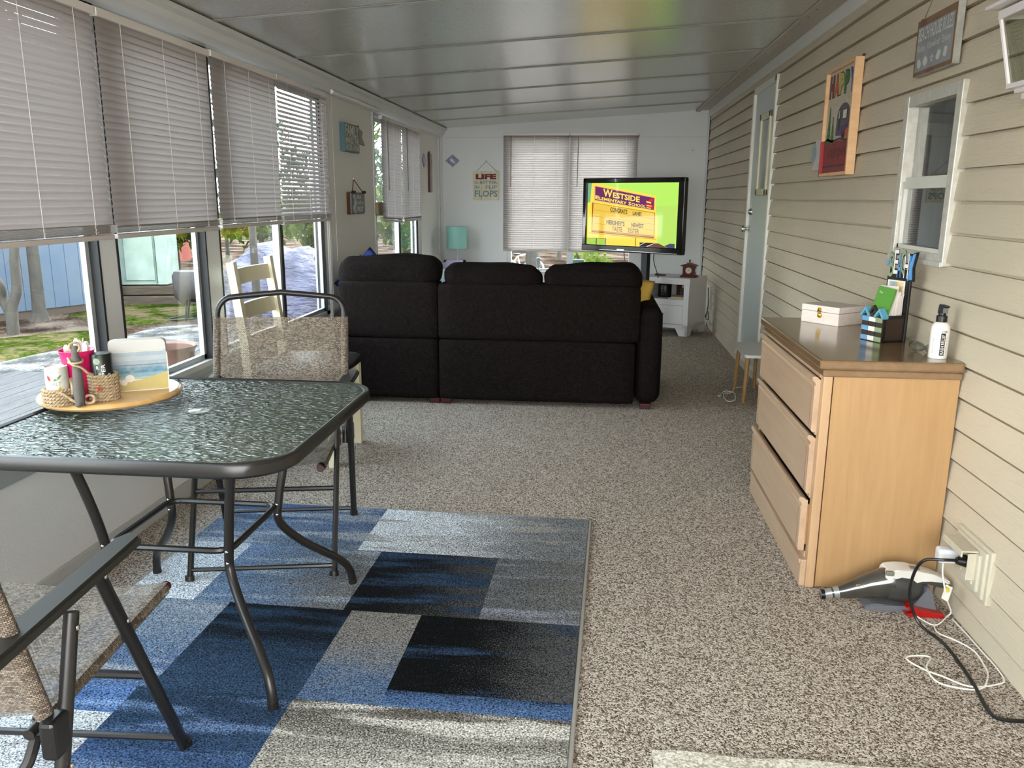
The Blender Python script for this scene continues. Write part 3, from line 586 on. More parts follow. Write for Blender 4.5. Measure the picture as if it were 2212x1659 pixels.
def sling_chair(label, loc, rz):
    t = thing('folding_sling_chair', label, 'chair', loc, rz, None)
    for s_ in (-1, 1):
        mb = MB(); mb.tube([(s_*.252, .0, .605), (s_*.250, .145, .30), (s_*.248, .285, .010)], .0135, 10, sc=(1.25, .75), up=(0, 1, .3)); mb.cyl((s_*.248, .288, 0.0132), (s_*.248, .284, .03), .016, n=10); l = mb.build('leg', BRONZE, t, True)
        [(lambda b_: (b_.ell(p_, (.003, .006, .006), 8, 5), b_.build('bolt', STEEL, l, True)))(MB()) for p_ in ((s_*.266, .065, .47), (s_*.268, .0, .60))]
        mb = MB(); mb.tube([(s_*.275, -.13, .595), (s_*.270, -.205, .32), (s_*.262, -.285, .010)], .0135, 10, sc=(1, .85)); mb.cyl((s_*.262, -.285, 0.0132), (s_*.262, -.285, .03), .0155, n=10); l = mb.build('leg', BRONZE, t, True)
        [(lambda b_: (b_.ell(p_, (.003, .006, .006), 8, 5), b_.build('bolt', STEEL, l, True)))(MB()) for p_ in ((s_*.290, -.14, .57), (s_*.288, -.20, .335))]
        mb = MB(); poly = [(-.02, -.36), (-.014, .10), (.0, .135), (.026, .12), (.026, -.34), (.012, -.37)]
        mb.prism([(s_*.262-.012+u*1.25, v) for u, v in poly], lambda u, v, q: (u, v, .606+.024*q+(v+.1)*.03)); 
        bmesh.ops.bevel(mb.bm, geom=mb.bm.edges[:], offset=.006, segments=2, affect='EDGES'); mb.build('armrest', P('dark_armrest', '2a2924', .55, spec=.3), t)
        mb = MB(); mb.box((s_*.268, -.205, .40), (.030, .05, .075), bev=.008); mb.build('hinge_bracket', BLACKP, t)
        mb = MB(); mb.tube([(s_*.222, -.21, .400), (s_*.222, .05, .408), (s_*.222, .305, .420)], .0105, 10); sr = mb.build('seat_rail', BRONZE, t, True)
        mb = MB(); mb.cyl((s_*.222, .300, .4198), (s_*.222, .318, .4204), .0125, n=10); mb.build('end_cap', P('brown_end_cap', '3a1c14', .4), sr, True)
    mb = MB(); mb.cyl((-.249, .272, .045), (.249, .272, .045), .0085, n=8); mb.build('stretcher', BRONZE, t, True)
    mb = MB(); mb.cyl((-.250, .150, .29), (.250, .150, .29), .0095, n=8); mb.build('stretcher', BRONZE, t, True)
    mb = MB(); mb.cyl((-.262, -.278, .045), (.262, -.278, .045), .0085, n=8); mb.build('stretcher', BRONZE, t, True)
    mb = MB(); q = smoothpath([(-.222, -.19, .385), (-.215, -.225, .34), (-.16, -.24, .315), (0, -.245, .31), (.16, -.24, .315), (.215, -.225, .34), (.222, -.19, .385)], 4); mb.tube(q, .010, 8); mb.build('under_seat_tube', BRONZE, t, True)
    # back frame : inverted U
    f = lambda x, z: (x, -.185-(z-.38)*.30, z); q = [f(-.250, .36), f(-.250, .60), f(-.250, .86)]
    for a in range(7): an = PI-PI/2*a/6; q.append(f(-.185+.065*math.cos(an), .862+.065*math.sin(an)))
    q += [f(-.09, .936), f(0, .944), f(.09, .936)]
    for a in range(7): an = PI/2-PI/2*a/6; q.append(f(.185+.065*math.cos(an), .862+.065*math.sin(an)))
    q += [f(.250, .86), f(.250, .60), f(.250, .36)]
    mb = MB(); mb.tube(q, .0115, 10, up=(0, 1, .3)); mb.build('back_frame', BRONZE, t, True)
    mb = MB(); rows = []
    for i in range(9):
        z = .43+.42*i/8; row = []
        for k in range(15):
            s2 = -1+2*k/14; x = s2*.262; sag = -.022*(1-s2*s2)*math.sin(PI*min(1, (i+1)/9)); p = f(x, z); row.append((x, p[1]+sag+.013*(1 if abs(s2) < .99 else 0), z))
        rows.append(row)
    uvquad_sheet(mb, rows)
    for s_ in (-1, 1):
        rows = [[(f(0, z)[0]+s_*.250+.0155*math.cos(a), f(0, z)[1]+.0155*math.sin(a), z) for a in [PI*2*k/10 for k in range(11)]] for z in (.43, .53, .64, .75, .85)]; uvquad_sheet(mb, rows)
    bs = mb.build('back_sling', SLING, t, True)
    mb = MB(); rows = []
    for i in range(9):
        y = -.175+.475*i/8; row = []
        for k in range(13): s2 = -1+2*k/12; row.append((s2*.236, y, .412+.012*(y+.175)/.475*1.6+.008-.020*(1-s2*s2)))
        rows.append(row)
    uvquad_sheet(mb, rows)
    for s_ in (-1, 1):
        rows = [[(s_*.222+.0165*math.cos(a), y, .403+.035*(y+.175)+.0165*math.sin(a)) for a in [PI*2*k/10 for k in range(11)]] for y in (-.175, -.05, .06, .18, .298)]; uvquad_sheet(mb, rows)
    mb.build('seat_sling', SLING, t, True)
    return t
sling_chair('folding patio chair with tan mesh back, at the far side of the glass table', (-1.188, 2.835, 0.0), PI+math.radians(11))
sling_chair('folding patio chair with tan mesh seat, at the bottom left corner of the photo', (-1.195, 1.365, 0.0), math.radians(3))

# ================================================================ CREAM WOODEN CHAIR
t = thing('dining_chair', 'cream painted ladder-back wooden chair with black seat cushion beside the window', 'chair', (-1.475, 4.02, 0), -PI/2)
for s_ in (-1, 1):
    mb = MB(); mb.tube([(s_*.215, .20, 0), (s_*.215, .20, .445)], .030, 4, up=(1, 1, 0)); mb.build('leg', CREAM, t)
    mb = MB(); mb.tube([(s_*.225, -.225, 0), (s_*.225, -.205, .45), (s_*.225, -.215, .62), (s_*.225, -.262, 1.01)], [.027, .030, .030, .026], 4, up=(1, 1, 0), sc=(1, 1)); mb.build('back_post', CREAM, t)
    mb = MB(); mb.box((s_*.215, 0, .415), (.022, .40, .06)); mb.build('apron', CREAM, t)
for y in (-.205, .20): mb = MB(); mb.box((0, y, .415), (.42, .022, .06)); mb.build('apron', CREAM, t)
for z, y in ((.935, -.253), (.765, -.232), (.60, -.215)):
    mb = MB(); n = 8
    P0 = [(-.21+.42*k/n, -.022*math.sin(PI*k/n)) for k in range(n+1)]
    poly = [(x, c_-.009) for x, c_ in P0]+[(x, c_+.009) for x, c_ in P0[::-1]]
    mb.prism(poly, lambda u, v, q: (u, y+v-.012*q, z-.038+.076*q)); mb.build('back_slat', CREAM, t)
mb = MB(); mb.cushion((-.235, -.20, .445), (.235, .235, .505), .026, .018); mb.build('seat', P('black_vinyl_seat', '14161b', .35, bump=(60, .1)), t, 'all')

# ================================================================ SOFA
t = thing('sectional_sofa', 'dark brown sectional sofa seen from behind', 'sofa', (-.6, 5.6, 0))
def cu(name, lo, hi, r, puff=.0, wob=.0, seed=0, mat=SOFA, seg=12): mb = MB(); mb.cushion(lo, hi, r, puff, wob, seed, seg); return mb.build(name, mat, t, 'all', w=True)
cu('back_panel', (-1.640, 5.135, .032), (-1.003, 5.34, .428), .014, .004); cu('back_panel', (-1.645, 5.13, .430), (-1.000, 5.34, .790), .020, .004)
cu('back_panel', (-.995, 5.135, .032), (.262, 5.34, .428), .014, .004); cu('back_panel', (-.997, 5.13, .430), (.285, 5.34, .785), .020, .004)
cu('armrest', (.270, 5.15, .03), (.432, 6.12, .655), .062, .006)
cu('back_cushion', (-1.665, 5.17, .745), (-1.012, 5.40, .938), .075, .014, .022, 3, seg=22); cu('back_cushion', (-.968, 5.17, .735), (-.358, 5.40, .896), .066, .012, .020, 8, seg=22); cu('back_cushion', (-.322, 5.17, .735), (.284, 5.40, .906), .066, .012, .022, 5, seg=22)
cu('seat_cushion', (-.99, 5.34, .26), (-.36, 6.14, .48), .06, .02); cu('seat_cushion', (-.355, 5.34, .26), (.268, 6.14, .48), .06, .02); cu('seat_base', (-.99, 5.34, .05), (.268, 6.1, .27), .02)
cu('chaise_cushion', (-1.62, 5.34, .26), (-1.0, 7.25, .48), .06, .02); cu('chaise_base', (-1.64, 5.34, .05), (-1.0, 7.25, .27), .02); cu('side_panel', (-1.76, 5.34, .05), (-1.645, 7.25, .56), .03)
for x in (-1.55, -1.03, -.955, .34):
    mb = MB(); mb.boxb((x-.035, 5.15, .0), (x+.035, 5.21, .036), bev=.004); mb.build('foot', P('dark_red_wood_foot', '3a0d0b', .35), t, w=True)
def pillow(name, label, c, size, M, mat, cat='pillow', thick=.13):
    o = thing(name, label, cat, c); mb = MB(); a = size/2; g = 12; vs = {}
    for side in (1, -1):
        for i in range(g+1):
            for j in range(g+1):
                u, v = -1+2*i/g, -1+2*j/g; th = thick/2*((1-u*u)*(1-v*v))**.42; sh = 1-.10*(1-abs(u*v))*(u*u+v*v)/2
                if th < 1e-5 and side == -1: vs[(side, i, j)] = vs[(1, i, j)]; continue
                vs[(side, i, j)] = mb.bm.verts.new(M @ Vector((u*a*sh, side*th, v*a*sh)))
        for i in range(g):
            for j in range(g): mb._f([vs[(side, i, j)], vs[(side, i+1, j)], vs[(side, i+1, j+1)], vs[(side, i, j+1)]])
    p = mb.build('pillow_body', mat, o, 'all'); return o
Ry = lambda a: Matrix.Rotation(math.radians(a), 3, 'Y'); Rx = lambda a: Matrix.Rotation(math.radians(a), 3, 'X')
pillow('throw_pillow', 'royal blue pillow tip poking above the sofa back', (-1.545, 5.53, .735), .36, Rx(-8) @ Ry(45), P('royal_blue_cloth', '1a2c6e', .8, bump=(300, .3, .001)), thick=.12)
pillow('throw_pillow', 'small dark grey pillow tip beside the royal blue one', (-1.64, 5.66, .70), .32, Rx(-8) @ Ry(42), P('dark_grey_cloth', '3a3a38', .85), thick=.11)
pillow('throw_pillow', 'mustard yellow pillow showing past the right end of the sofa back', (.185, 5.52, .645), .36, Rx(-10) @ Ry(12), P('mustard_cloth', 'c8a648', .85), thick=.12)
pillow('throw_pillow', 'white pillow glimpsed in the gap between the sofa back cushions', (-1.03, 5.62, .665), .36, Rx(-12), P('white_cloth', 'c9d0d8', .8), thick=.13)

# ================================================================ BACK CORNER: side table, lamp, frame
t = thing('end_table', 'white end table behind the sofa holding the aqua lamp', 'table', (-1.55, 9.12, 0))
mb = MB(); mb.box((0, 0, .485), (.42, .42, .03), bev=.004); mb.build('table_top', WHITE, t)
for a in (-1, 1):
    for b in (-1, 1): mb = MB(); mb.box((a*.18, b*.18, .235), (.04, .04, .47)); mb.build('leg', WHITE, t)
t = thing('table_lamp', 'table lamp with aqua drum shade in the far left corner', 'lamp', (-1.552, 9.17, .50))
mb = MB(); mb.lathe([(.0, 0), (.06, 0), (.06, .012), (.02, .03), (.012, .06), (.010, .15), (.009, .29), (0, .29)], n=20); mb.build('lamp_base', P('white_ceramic', 'd8d8da', .25), t, True)
mb = MB(); mb.lathe([(.113, .262), (.113, .502), (.110, .502), (.110, .262)], n=32, caps=False); mb.cyl((-.11, 0, .49), (.11, 0, .49), .002, n=5); mb.build('lamp_shade', P('aqua_shade', '8fc6bd', .6), t, True)
t = thing('picture_frame', 'small lavender framed box in front of the aqua lamp', 'frame', (-1.548, 9.0, .50))
mb = MB()
for lo, hi in (((-.12, -.02, 0), (-.095, .02, .145)), ((.095, -.02, 0), (.12, .02, .145)), ((-.12, -.02, .12), (.12, .02, .145)), ((-.12, -.02, 0), (.12, .02, .025))): mb.boxb(lo, hi)
mb.build('frame', P('lavender_paint', 'b9b0da', .5), t); mb = MB(); mb.boxb((-.095, -.008, .025), (.095, .01, .12)); mb.build('panel', P('pale_lilac', 'cfcae6', .5), t)
mb = MB(); mb.text('home', (-.06, -.010, .05), (.12, 0, 0), (0, 0, .04)); mb.build('lettering', P('purple_grey_ink', '6a6490', .6), t)

# ================================================================ TELEVISION
TVM = math.atan2(-.65, .93); W, H = 1.135, .70
t = thing('television', 'flat screen television on a black pole stand showing a yellow school sign', 'television', (.335, 8.075, 0), TVM)
mb = MB(); z0, z1 = .81, 1.51
for lo, hi in (((-W/2, -.03, z0), (-W/2+.045, .03, z1)), ((W/2-.068, -.03, z0), (W/2, .03, z1)), ((-W/2, -.03, z1-.047), (W/2, .03, z1)), ((-W/2, -.035, z0), (W/2, .03, z0+.062))): mb.boxb(lo, hi, bev=.008)
mb.boxb((-W/2+.01, .0, z0+.01), (W/2-.01, .055, z1-.01), bev=.01); mb.build('tv_housing', P('piano_black', '040404', .12, coat=.5), t)
mb = MB(); mb.prism([(-.35, .014), (.52, .008), (.52, .012), (-.35, .018)], lambda u, v, q: (u, -.036-.002*q, z0+v)); mb.boxb((-.14, -.040, z0+.018), (-.055, -.036, z0+.030)); mb.build('chrome_strip', P('silver_strip', 'b8bcc4', .3, .8), t)
sx0, sx1, sz0, sz1 = -W/2+.042, W/2-.066, z0+.060, z1-.045
def SP(px, py, lay=0):
    s_ = (px-190)/1735.0; top = 245-55*s_; bot = 1385+50*s_; tt = (bot-py)/(bot-top); return Vector((sx0+(sx1-sx0)*s_, -.006-lay*.0007, sz0+(sz1-sz0)*tt))
def EM(n, c, s_=1.0):
    if n in MC: return MC[n]
    m, tr, o = base(n); e_ = N(tr, 'ShaderNodeEmission', Strength=s_); e_.inputs[0].default_value = lin(c); g = N(tr, 'ShaderNodeBsdfGlossy', Roughness=.05); g.inputs[0].default_value = (.022, .022, .022, 1); a_ = N(tr, 'ShaderNodeAddShader')
    tr.links.new(e_.outputs[0], a_.inputs[0]); tr.links.new(g.outputs[0], a_.inputs[1]); tr.links.new(a_.outputs[0], o.inputs[0]); MC[n] = m; return m
mb = MB(); mb.boxb((sx0, -.006, sz0), (sx1, .0, sz1)); scr = mb.build('screen', EM('screen_green', 'a8d85c', .44), t)
mb = MB(); mats = []
def poly(c, pts, lay):
    if c not in mats: mats.append(c)
    mb.mi = mats.index(c); mb._f([mb.bm.verts.new(SP(x, y, lay)) for x, y in pts])
def ptext(c, s_, O, U, V, lay, bold=0):
    if c not in mats: mats.append(c)
    mb.mi = mats.index(c); o_ = SP(O[0], O[1], lay); u = SP(O[0]+U[0], O[1]+U[1], lay)-o_; v = SP(O[0]+V[0], O[1]+V[1], lay)-o_; mb.text(s_, o_, u, v, bold)
poly('6fae84', [(190, 245), (268, 243), (245, 600), (190, 620)], 1)
poly('b4dc66', [(1520, 640), (1920, 620), (1890, 1430), (1560, 1430)], 1)
poly('f2d850', [(272, 243), (330, 243), (1510, 455), (1515, 780), (1558, 840), (1572, 1335), (1242, 1335), (1240, 1413), (190, 1386), (190, 612), (250, 590)], 2)
poly('a4cc50', [(190, 1276), (592, 1276), (592, 1396), (190, 1386)], 3); poly('222222', [(385, 1276), (402, 1276), (402, 1391), (385, 1390)], 4); poly('333333', [(190, 1270), (592, 1274), (592, 1281), (190, 1277)], 4); poly('7d8488', [(570, 1280), (592, 1280), (592, 1396), (570, 1396)], 4)
poly('e9a87a', [(325, 288), (1492, 484), (1492, 728), (325, 566)], 3); poly('6c2f62', [(345, 302), (1480, 494), (1480, 716), (345, 552)], 4)
ptext('f4e060', 'W', (505, 480), (185, 28), (0, -140), 5, .03); ptext('f4e060', 'ESTSIDE', (700, 505), (515, 78), (0, -105), 5, .03)
ptext('f4e060', 'E', (352, 535), (75, 12), (0, -68), 5, .03); ptext('f4e060', 'LEMENTARY', (432, 547), (540, 82), (0, -54), 5, .03); ptext('f4e060', 'S', (1005, 636), (50, 8), (0, -68), 5, .03); ptext('f4e060', 'CHOOL', (1062, 645), (265, 40), (0, -54), 5, .03)
poly('cf2f3c', [(1345, 600), (1400, 515), (1450, 500), (1455, 560), (1400, 580)], 5); poly('f4e060', [(1340, 550), (1430, 575), (1425, 600), (1340, 578)], 6); poly('cf2f3c', [(1325, 600), (1460, 625), (1470, 705), (1330, 650)], 5); poly('f4e060', [(1350, 625), (1440, 640), (1440, 655), (1350, 642)], 6); poly('f4e060', [(1345, 665), (1425, 680), (1425, 698), (1345, 682)], 6)
poly('9a5a20', [(288, 602), (1508, 768), (1508, 1252), (288, 1158)], 3); poly('e6c04e', [(318, 612), (1498, 776), (1498, 1225), (300, 1138)], 4)
for a, b in ((735, 880), (850, 985), (985, 1095)): poly('a87a2c', [(322, a), (1498, b), (1498, b+5), (322, a+5)], 5)
poly('b87040', [(300, 1118), (1498, 1200), (1498, 1215), (300, 1135)], 5); poly('c8983a', [(225, 1165), (1540, 1262), (1540, 1275), (225, 1180)], 3); poly('b08030', [(1155, 1250), (1175, 1252), (1175, 1412), (1155, 1412)], 3)
ptext('4a3430', 'CONGRATS', (655, 765), (335, 45), (0, -85), 6, .03); ptext('4a3430', 'LANE!', (1092, 820), (165, 20), (0, -75), 6, .03)
ptext('4a3430', "HERSHEY'S", (590, 1000), (355, 36), (0, -88), 6, .03); ptext('4a3430', 'NEWEST', (1075, 1046), (232, 20), (0, -82), 6, .03)
ptext('5a3838', 'TASTE', (702, 1128), (200, 16), (0, -86), 6, .01); ptext('5a3838', 'TESTER', (1005, 1156), (218, 16), (0, -86), 6, .01)
poly('2c2026', [(1244, 1336), (1500, 1338), (1745, 1428), (1244, 1414)], 4); poly('6a4438', [(1380, 1412), (1530, 1345), (1590, 1345), (1750, 1426)], 5); poly('f0e8e0', [(1244, 1385), (1335, 1336), (1350, 1336), (1244, 1398)], 5); poly('f0e8e0', [(1368, 1408), (1525, 1340), (1540, 1340), (1395, 1412)], 6); poly('4a4a66', [(1700, 1395), (1800, 1345), (1885, 1352), (1885, 1430), (1760, 1428)], 5)
mb.build('screen_picture', [EM('em_'+c, c, .38) for c in mats], scr)
mb = MB(); mb.boxb((.085, .05, .02), (.150, .11, 1.16)); mb.build('pole', P('dark_steel_pole', '1c2024', .4, .3), t)
mb = MB(); mb.boxb((-.10, .05, .95), (.28, .075, 1.3)); mb.build('mount_plate', BLACKP, t); mb = MB(); mb.cushion((-.24, -.12, 0), (.20, .16, .02), .009); mb.build('stand_base', BLACKP, t)
mb = MB(); mb.tube(smoothpath([(.23, .05, .86), (.255, .0, .75), (.30, -.02, .66), (.315, .0, .585)], 5), .004, 6); mb.tube(smoothpath([(-.12, .05, .85), (-.10, .06, .7), (-.06, .06, .5), (-.05, .1, .2), (.05, .12, .03)], 5), .003, 6); mb.build('cable', BLACKP, t, True)

# ================================================================ TV CABINET
CR = -math.atan2(.466, .885)
t = thing('tv_cabinet', 'white corner cabinet with open shelf and one drawer under the television', 'cabinet', (.905, 8.055, 0), CR)
CW = P('satin_white_cabinet', 'd6d5d4', .45); w_, d_ = .52, .46
mb = MB(); mb.boxb((-w_, .004, .075), (-w_+.025, d_, .52)); mb.boxb((-.025, .004, .075), (0, d_, .52)); mb.boxb((-w_, .004, .085), (0, d_, .105)); mb.boxb((-w_+.02, .02, .335), (-.02, d_, .352)); mb.boxb((-w_, d_-.012, .30), (0, d_, .52)); mb.boxb((-w_, .02, .1), (0, .03, .12)); mb.build('body', [CW], t)
mb = MB(); mb.boxb((-w_-.004, -.006, .505), (.006, d_+.002, .565), bev=.002); mb.build('cabinet_top', CW, t)
mb = MB(); mb.boxb((-w_, 0, .30), (0, .02, .355)); mb.boxb((-w_, 0, .35), (-w_+.055, .02, .51)); mb.boxb((-.055, 0, .35), (0, .02, .51)); mb.boxb((-w_, 0, .075), (-w_+.055, .02, .30)); mb.boxb((-.055, 0, .075), (0, .02, .30)); mb.boxb((-w_, 0, .075), (0, .02, .11)); mb.build('face_frame', CW, t)
mb = MB(); mb.boxb((-w_+.058, .004, .113), (-.058, .022, .297), bev=.002); dr = mb.build('drawer', CW, t); mb = MB(); mb.boxb((-w_+.055, .02, .11), (-.055, .024, .30)); mb.build('drawer_gap', GASKET, dr)
mb = MB(); mb.cyl((-.33, -.016, .215), (-.245, -.016, .215), .005, n=8); mb.cyl((-.32, -.016, .215), (-.32, .005, .215), .003, n=6); mb.cyl((-.255, -.016, .215), (-.255, .005, .215), .003, n=6); mb.build('handle', STEEL, dr, True)
for x0, x1, cx_ in ((-.17, 0, -.09), (-w_, -w_+.17, -w_+.09)):
    mb = MB()
    pp = [(x0, .078), (x1, .078), (x1, 0), (x1-.075, 0)] if x1 == 0 else [(x0, .078), (x1, .078), (x0+.075, 0), (x0, 0)]
    if x1 == 0: pp = [(-.13, .078), (0, .078), (0, 0), (-.085, 0)]
    mb.prism(pp, lambda u, v, q: (u, .0+.02*q, v)); mb.build('foot', CW, t)
    for ya_, yb_ in ((0, .13), (d_, d_-.13)):
        mb = MB(); s2 = 1 if ya_ == 0 else -1; xx = -.012 if x1 == 0 else -w_+.012
        mb.prism([(ya_, .078), (yb_, .078), (yb_-s2*.045, 0), (ya_, 0)], lambda u, v, q: (xx-.012+.024*q, u, v)); mb.build('foot', CW, t)
cab = t
def cl2(x, y, z): v = Matrix.Rotation(CR, 3, 'Z') @ Vector((x, y, z)); return (.905+v.x, 8.055+v.y, v.z)
t = thing('speaker', 'black cylindrical speaker inside the open shelf of the white cabinet', 'speaker', cl2(-.335, .20, .3525), CR)
mb = MB(); mb.lathe([(0, 0), (.062, 0), (.066, .008), (.066, .125), (.06, .135), (0, .137)], n=24); mb.build('speaker_body', P('speaker_black', '070708', .4), t, True); mb = MB()
for k, z in enumerate((.03, .055, .09, .115)): mb.ell((-.012, -.065, z), (.004, .003, .003), 6, 4); mb.ell((.014, -.064, z), (.003, .003, .003), 6, 4)
mb.build('button', P('grey_button', '9a9a9a', .4), t)
t = thing('box', 'dark brown box at the back of the open cabinet shelf', 'box', cl2(-.155, .36, .3525), CR); mb = MB(); mb.boxb((-.11, -.03, 0), (.115, .05, .135), bev=.004); mb.build('box_body', P('dark_brown_box', '3a2212', .6), t)
mb = MB(); mb.lathe([(0, 0), (.017, 0), (.017, .006), (0, .007)], n=20, axis='y'); mb.bm.transform(Matrix.Translation((-.035, -.038, .10))); mb.build('round_label', P('pale_disc', 'c8c4bc', .4), t)
t = thing('paper_stack', 'cream papers with a coiled cord lying in the cabinet shelf', 'papers', cl2(-.15, .15, .3525), CR)
mb = MB(); mb.box((0, 0, .006), (.17, .20, .012)); mb.box((.01, .01, .017), (.15, .18, .008), rz=.1); mb.build('paper', P('cream_paper', 'cfc4a4', .8), t)
mb = MB(); q = [(.03*math.cos(a)+.03, .035*math.sin(a), .026+.0035*a+.012*abs(math.sin(a*.7))) for a in [k*.35 for k in range(52)]]; mb.tube(q, .002, 5); mb.build('cord', P('grey_cord', '8f887c', .6), t, True)
# clock on cabinet
t = thing('mantel_clock', 'dark red miniature wooden clock with finial on the white cabinet', 'clock', cl2(-.075, .17, .5652), CR+.12)
RED = P('dark_red_lacquer', '4e0f0e', .3, coat=.3)
mb = MB(); mb.box((0, 0, .006), (.165, .10, .012), bev=.003); mb.box((0, 0, .018), (.145, .085, .012), bev=.003); mb.box((0, 0, .066), (.118, .068, .085)); mb.build('clock_body', RED, t)
mb = MB(); prof_ = [(-.082, .0), (-.07, .002), (-.04, .014), (0, .02), (.04, .014), (.07, .002), (.082, 0), (.07, -.008), (-.07, -.008)]; mb.prism(prof_, lambda u, v, q: (u, -.05+.10*q, .116+v)); mb.box((0, 0, .138), (.05, .04, .008)); mb.build('clock_roof', RED, t)
mb = MB(); mb.lathe([(.004, .140), (.004, .148), (.009, .156), (.009, .163), (.004, .172), (0, .178)], n=12); mb.build('finial', P('dark_finial', '1e0a08', .3), t, True)
mb = MB(); mb.lathe([(0, 0), (.030, 0), (.030, .004), (.027, .005), (0, .005)], n=28, axis='y'); mb.bm.transform(Matrix.Translation((0, -.0345, .068)) @ Matrix.Scale(-1, 4, (0, 1, 0))); mb.build('clock_face', P('ivory_dial', 'cdc7a6', .5), t)
mb = MB(); mb.boxb((-.001, -.042, .068), (.001, -.040, .088)); mb.boxb((-.001, -.042, .067), (.014, -.040, .069)); mb.build('clock_hand', BLACKP, t)
mb = MB(); mb.lathe([(0, 0), (.018, 0), (.018, .004), (0, .005)], n=20, axis='x'); mb.bm.transform(Matrix.Translation((.059, 0, .07))); mb.build('side_dial', P('ivory_dial', 'cdc7a6', .5), t)
t = thing('antenna', 'small black flat antenna lying on the left of the white cabinet top', 'antenna', cl2(-.375, .16, .5652), CR+.3)
mb = MB(); mb.box((0, 0, .008), (.11, .02, .014), bev=.003); mb.box((-.03, 0, .017), (.03, .025, .01), bev=.002); mb.build('antenna_body', BLACKP, t)
t = thing('power_strip', 'white power strip with black cords standing in the corner beside the cabinet', 'power strip', (1.165, 8.62, .012))
mb = MB(); mb.box((0, 0, .33), (.028, .05, .24), bev=.005); mb.build('strip_body', WHITE, t); mb = MB(); mb.box((-.015, -.01, .07), (.04, .06, .06), bev=.004, M=Rx(30)); mb.build('adapter', WHITE, t)
mb = MB(); mb.tube(smoothpath([(-.01, -.03, .42), (.0, -.05, .30), (-.005, -.04, .2), (-.02, -.06, .11), (.0, -.10, .10), (.0, -.02, .17), (-.02, .0, .1), (.0, -.05, .02), (.0, -.10, .0)], 5), .0045, 6); mb.build('cord', BLACKP, t, True)

# ================================================================ DRESSER
t = thing('dresser', 'pale wood three-drawer dresser against the siding wall', 'dresser', (.96, 3.2, 0))
WS = wood('maple_side', 'a07c52', 'ae8a5e', (9, 9, .7), .45, .1); WD = wood('pickled_maple', 'ac8f74', 'ba9f84', (6, .8, 6), .35, .25); WT = wood('maple_top', '745a3e', '82674b', (7, .8, 7), .16, .5)
mb = MB(); mb.boxb((.790, 2.725, .004), (1.185, 2.745, .758)); mb.boxb((.760, 3.67, .004), (1.185, 3.69, .758)); mb.boxb((1.165, 2.74, .02), (1.185, 3.68, .758)); mb.boxb((.765, 2.745, .10), (1.17, 3.67, .115)); mb.build('carcass', WS, t, w=True)
for a_, b_ in ((2.722, 2.76), (3.66, 3.692)): mb = MB(); mb.boxb((.757, a_, 0), (.7865, b_, .760), bev=.003); mb.build('corner_stile', wood('maple_stile', 'ae8c68', 'ba9874', (9, 9, .7), .4, .2), t, w=True)
mb = MB(); mb.boxb((.752, 2.715, .752), (1.188, 3.70, .776), bev=.005); mb.boxb((.737, 2.703, .779), (1.188, 3.712, .810), bev=.007); mb.boxb((.76, 2.72, .77), (1.18, 3.69, .785)); mb.build('dresser_top', WT, t, w=True)
mb = MB(); mb.boxb((.738, 2.732, 0), (.758, 3.69, .098), bev=.003); mb.boxb((.734, 2.738, .082), (.744, 3.684, .098), bev=.003); mb.build('plinth', WD, t, w=True)
mb = MB()
for a_, b_ in ((.098, .120), (.3175, .3345), (.5425, .5535), (.7405, .7525)): mb.boxb((.7535, 2.757, a_), (.772, 3.662, b_))
mb.build('drawer_rail', WD, t, w=True)
mb = MB(); mb.boxb((.775, 2.75, .10), (.779, 3.67, .752)); mb.build('recess', P('dark_recess', '1a120c', .9), t, w=True)
for z0, z1, pull in ((.553, .745, 0), (.334, .542, 0), (.122, .320, .010)):
    xf = .757-pull; h = z1-z0
    pr = [(.004, 0), (-.014, 0), (-.018, .006), (-.018, h-.048), (-.020, h-.036), (-.015, h-.030), (-.017, h-.022), (-.026, h-.014), (-.027, h-.004), (-.021, h), (-.010, h-.003), (-.004, h-.010), (.004, h-.012)]
    mb = MB(); mb.prism(pr, lambda u, v, q: (xf+u, 2.757+.905*q, z0+v)); d = mb.build('drawer', WD, t, w=True)
    for a_ in (2.765, 3.642): bmn = MB(); bmn.boxb((xf+.003, a_, z0+.02), (xf+.35, a_+.012, z1-.03)); bmn.build('drawer_side', wood('raw_pine', 'b98a55', 'c99a62', (4, 4, 4), .6, 0), t, w=True)
    mb = MB()
    for a in (2.757+.022, 3.662-.026): mb.boxb((xf-.0195, a, z0+.01), (xf-.017, a+.004, z1-.045))
    mb.build('drawer_groove', P('groove_brown', '8a6e54', .6), t, w=True)

DT = .8102
t = thing('wooden_box', 'whitewashed wooden box with brass clasp on the dresser', 'box', (.884, 3.605, DT), math.radians(-53.4))
WB = wood('whitewash', 'd2c6bc', 'e2d8d0', (3, 12, 12), .5, 0)
mb = MB(); mb.boxb((0, 0, 0), (.188, .165, .050), bev=.002); mb.build('box_body', WB, t); mb = MB(); mb.boxb((-.001, -.001, .051), (.189, .166, .077), bev=.003); lid = mb.build('lid', WB, t)
mb = MB(); mb.lathe([(0, 0), (.012, 0), (.011, .003), (0, .004)], n=16, axis='y'); mb.bm.transform(Matrix.Translation((.094, 0, .036)) @ Matrix.Scale(-1, 4, (0, 1, 0))); mb.box((.094, -.003, .060), (.016, .003, .018), bev=.001); mb.tube([(.094+.008*math.cos(a), -.006, .055+.011*math.sin(a)) for a in [k*PI/6 for k in range(12)]], .0016, 6, closed=True); mb.build('clasp', P('brass', 'b8923c', .3, 1.0), t, True)
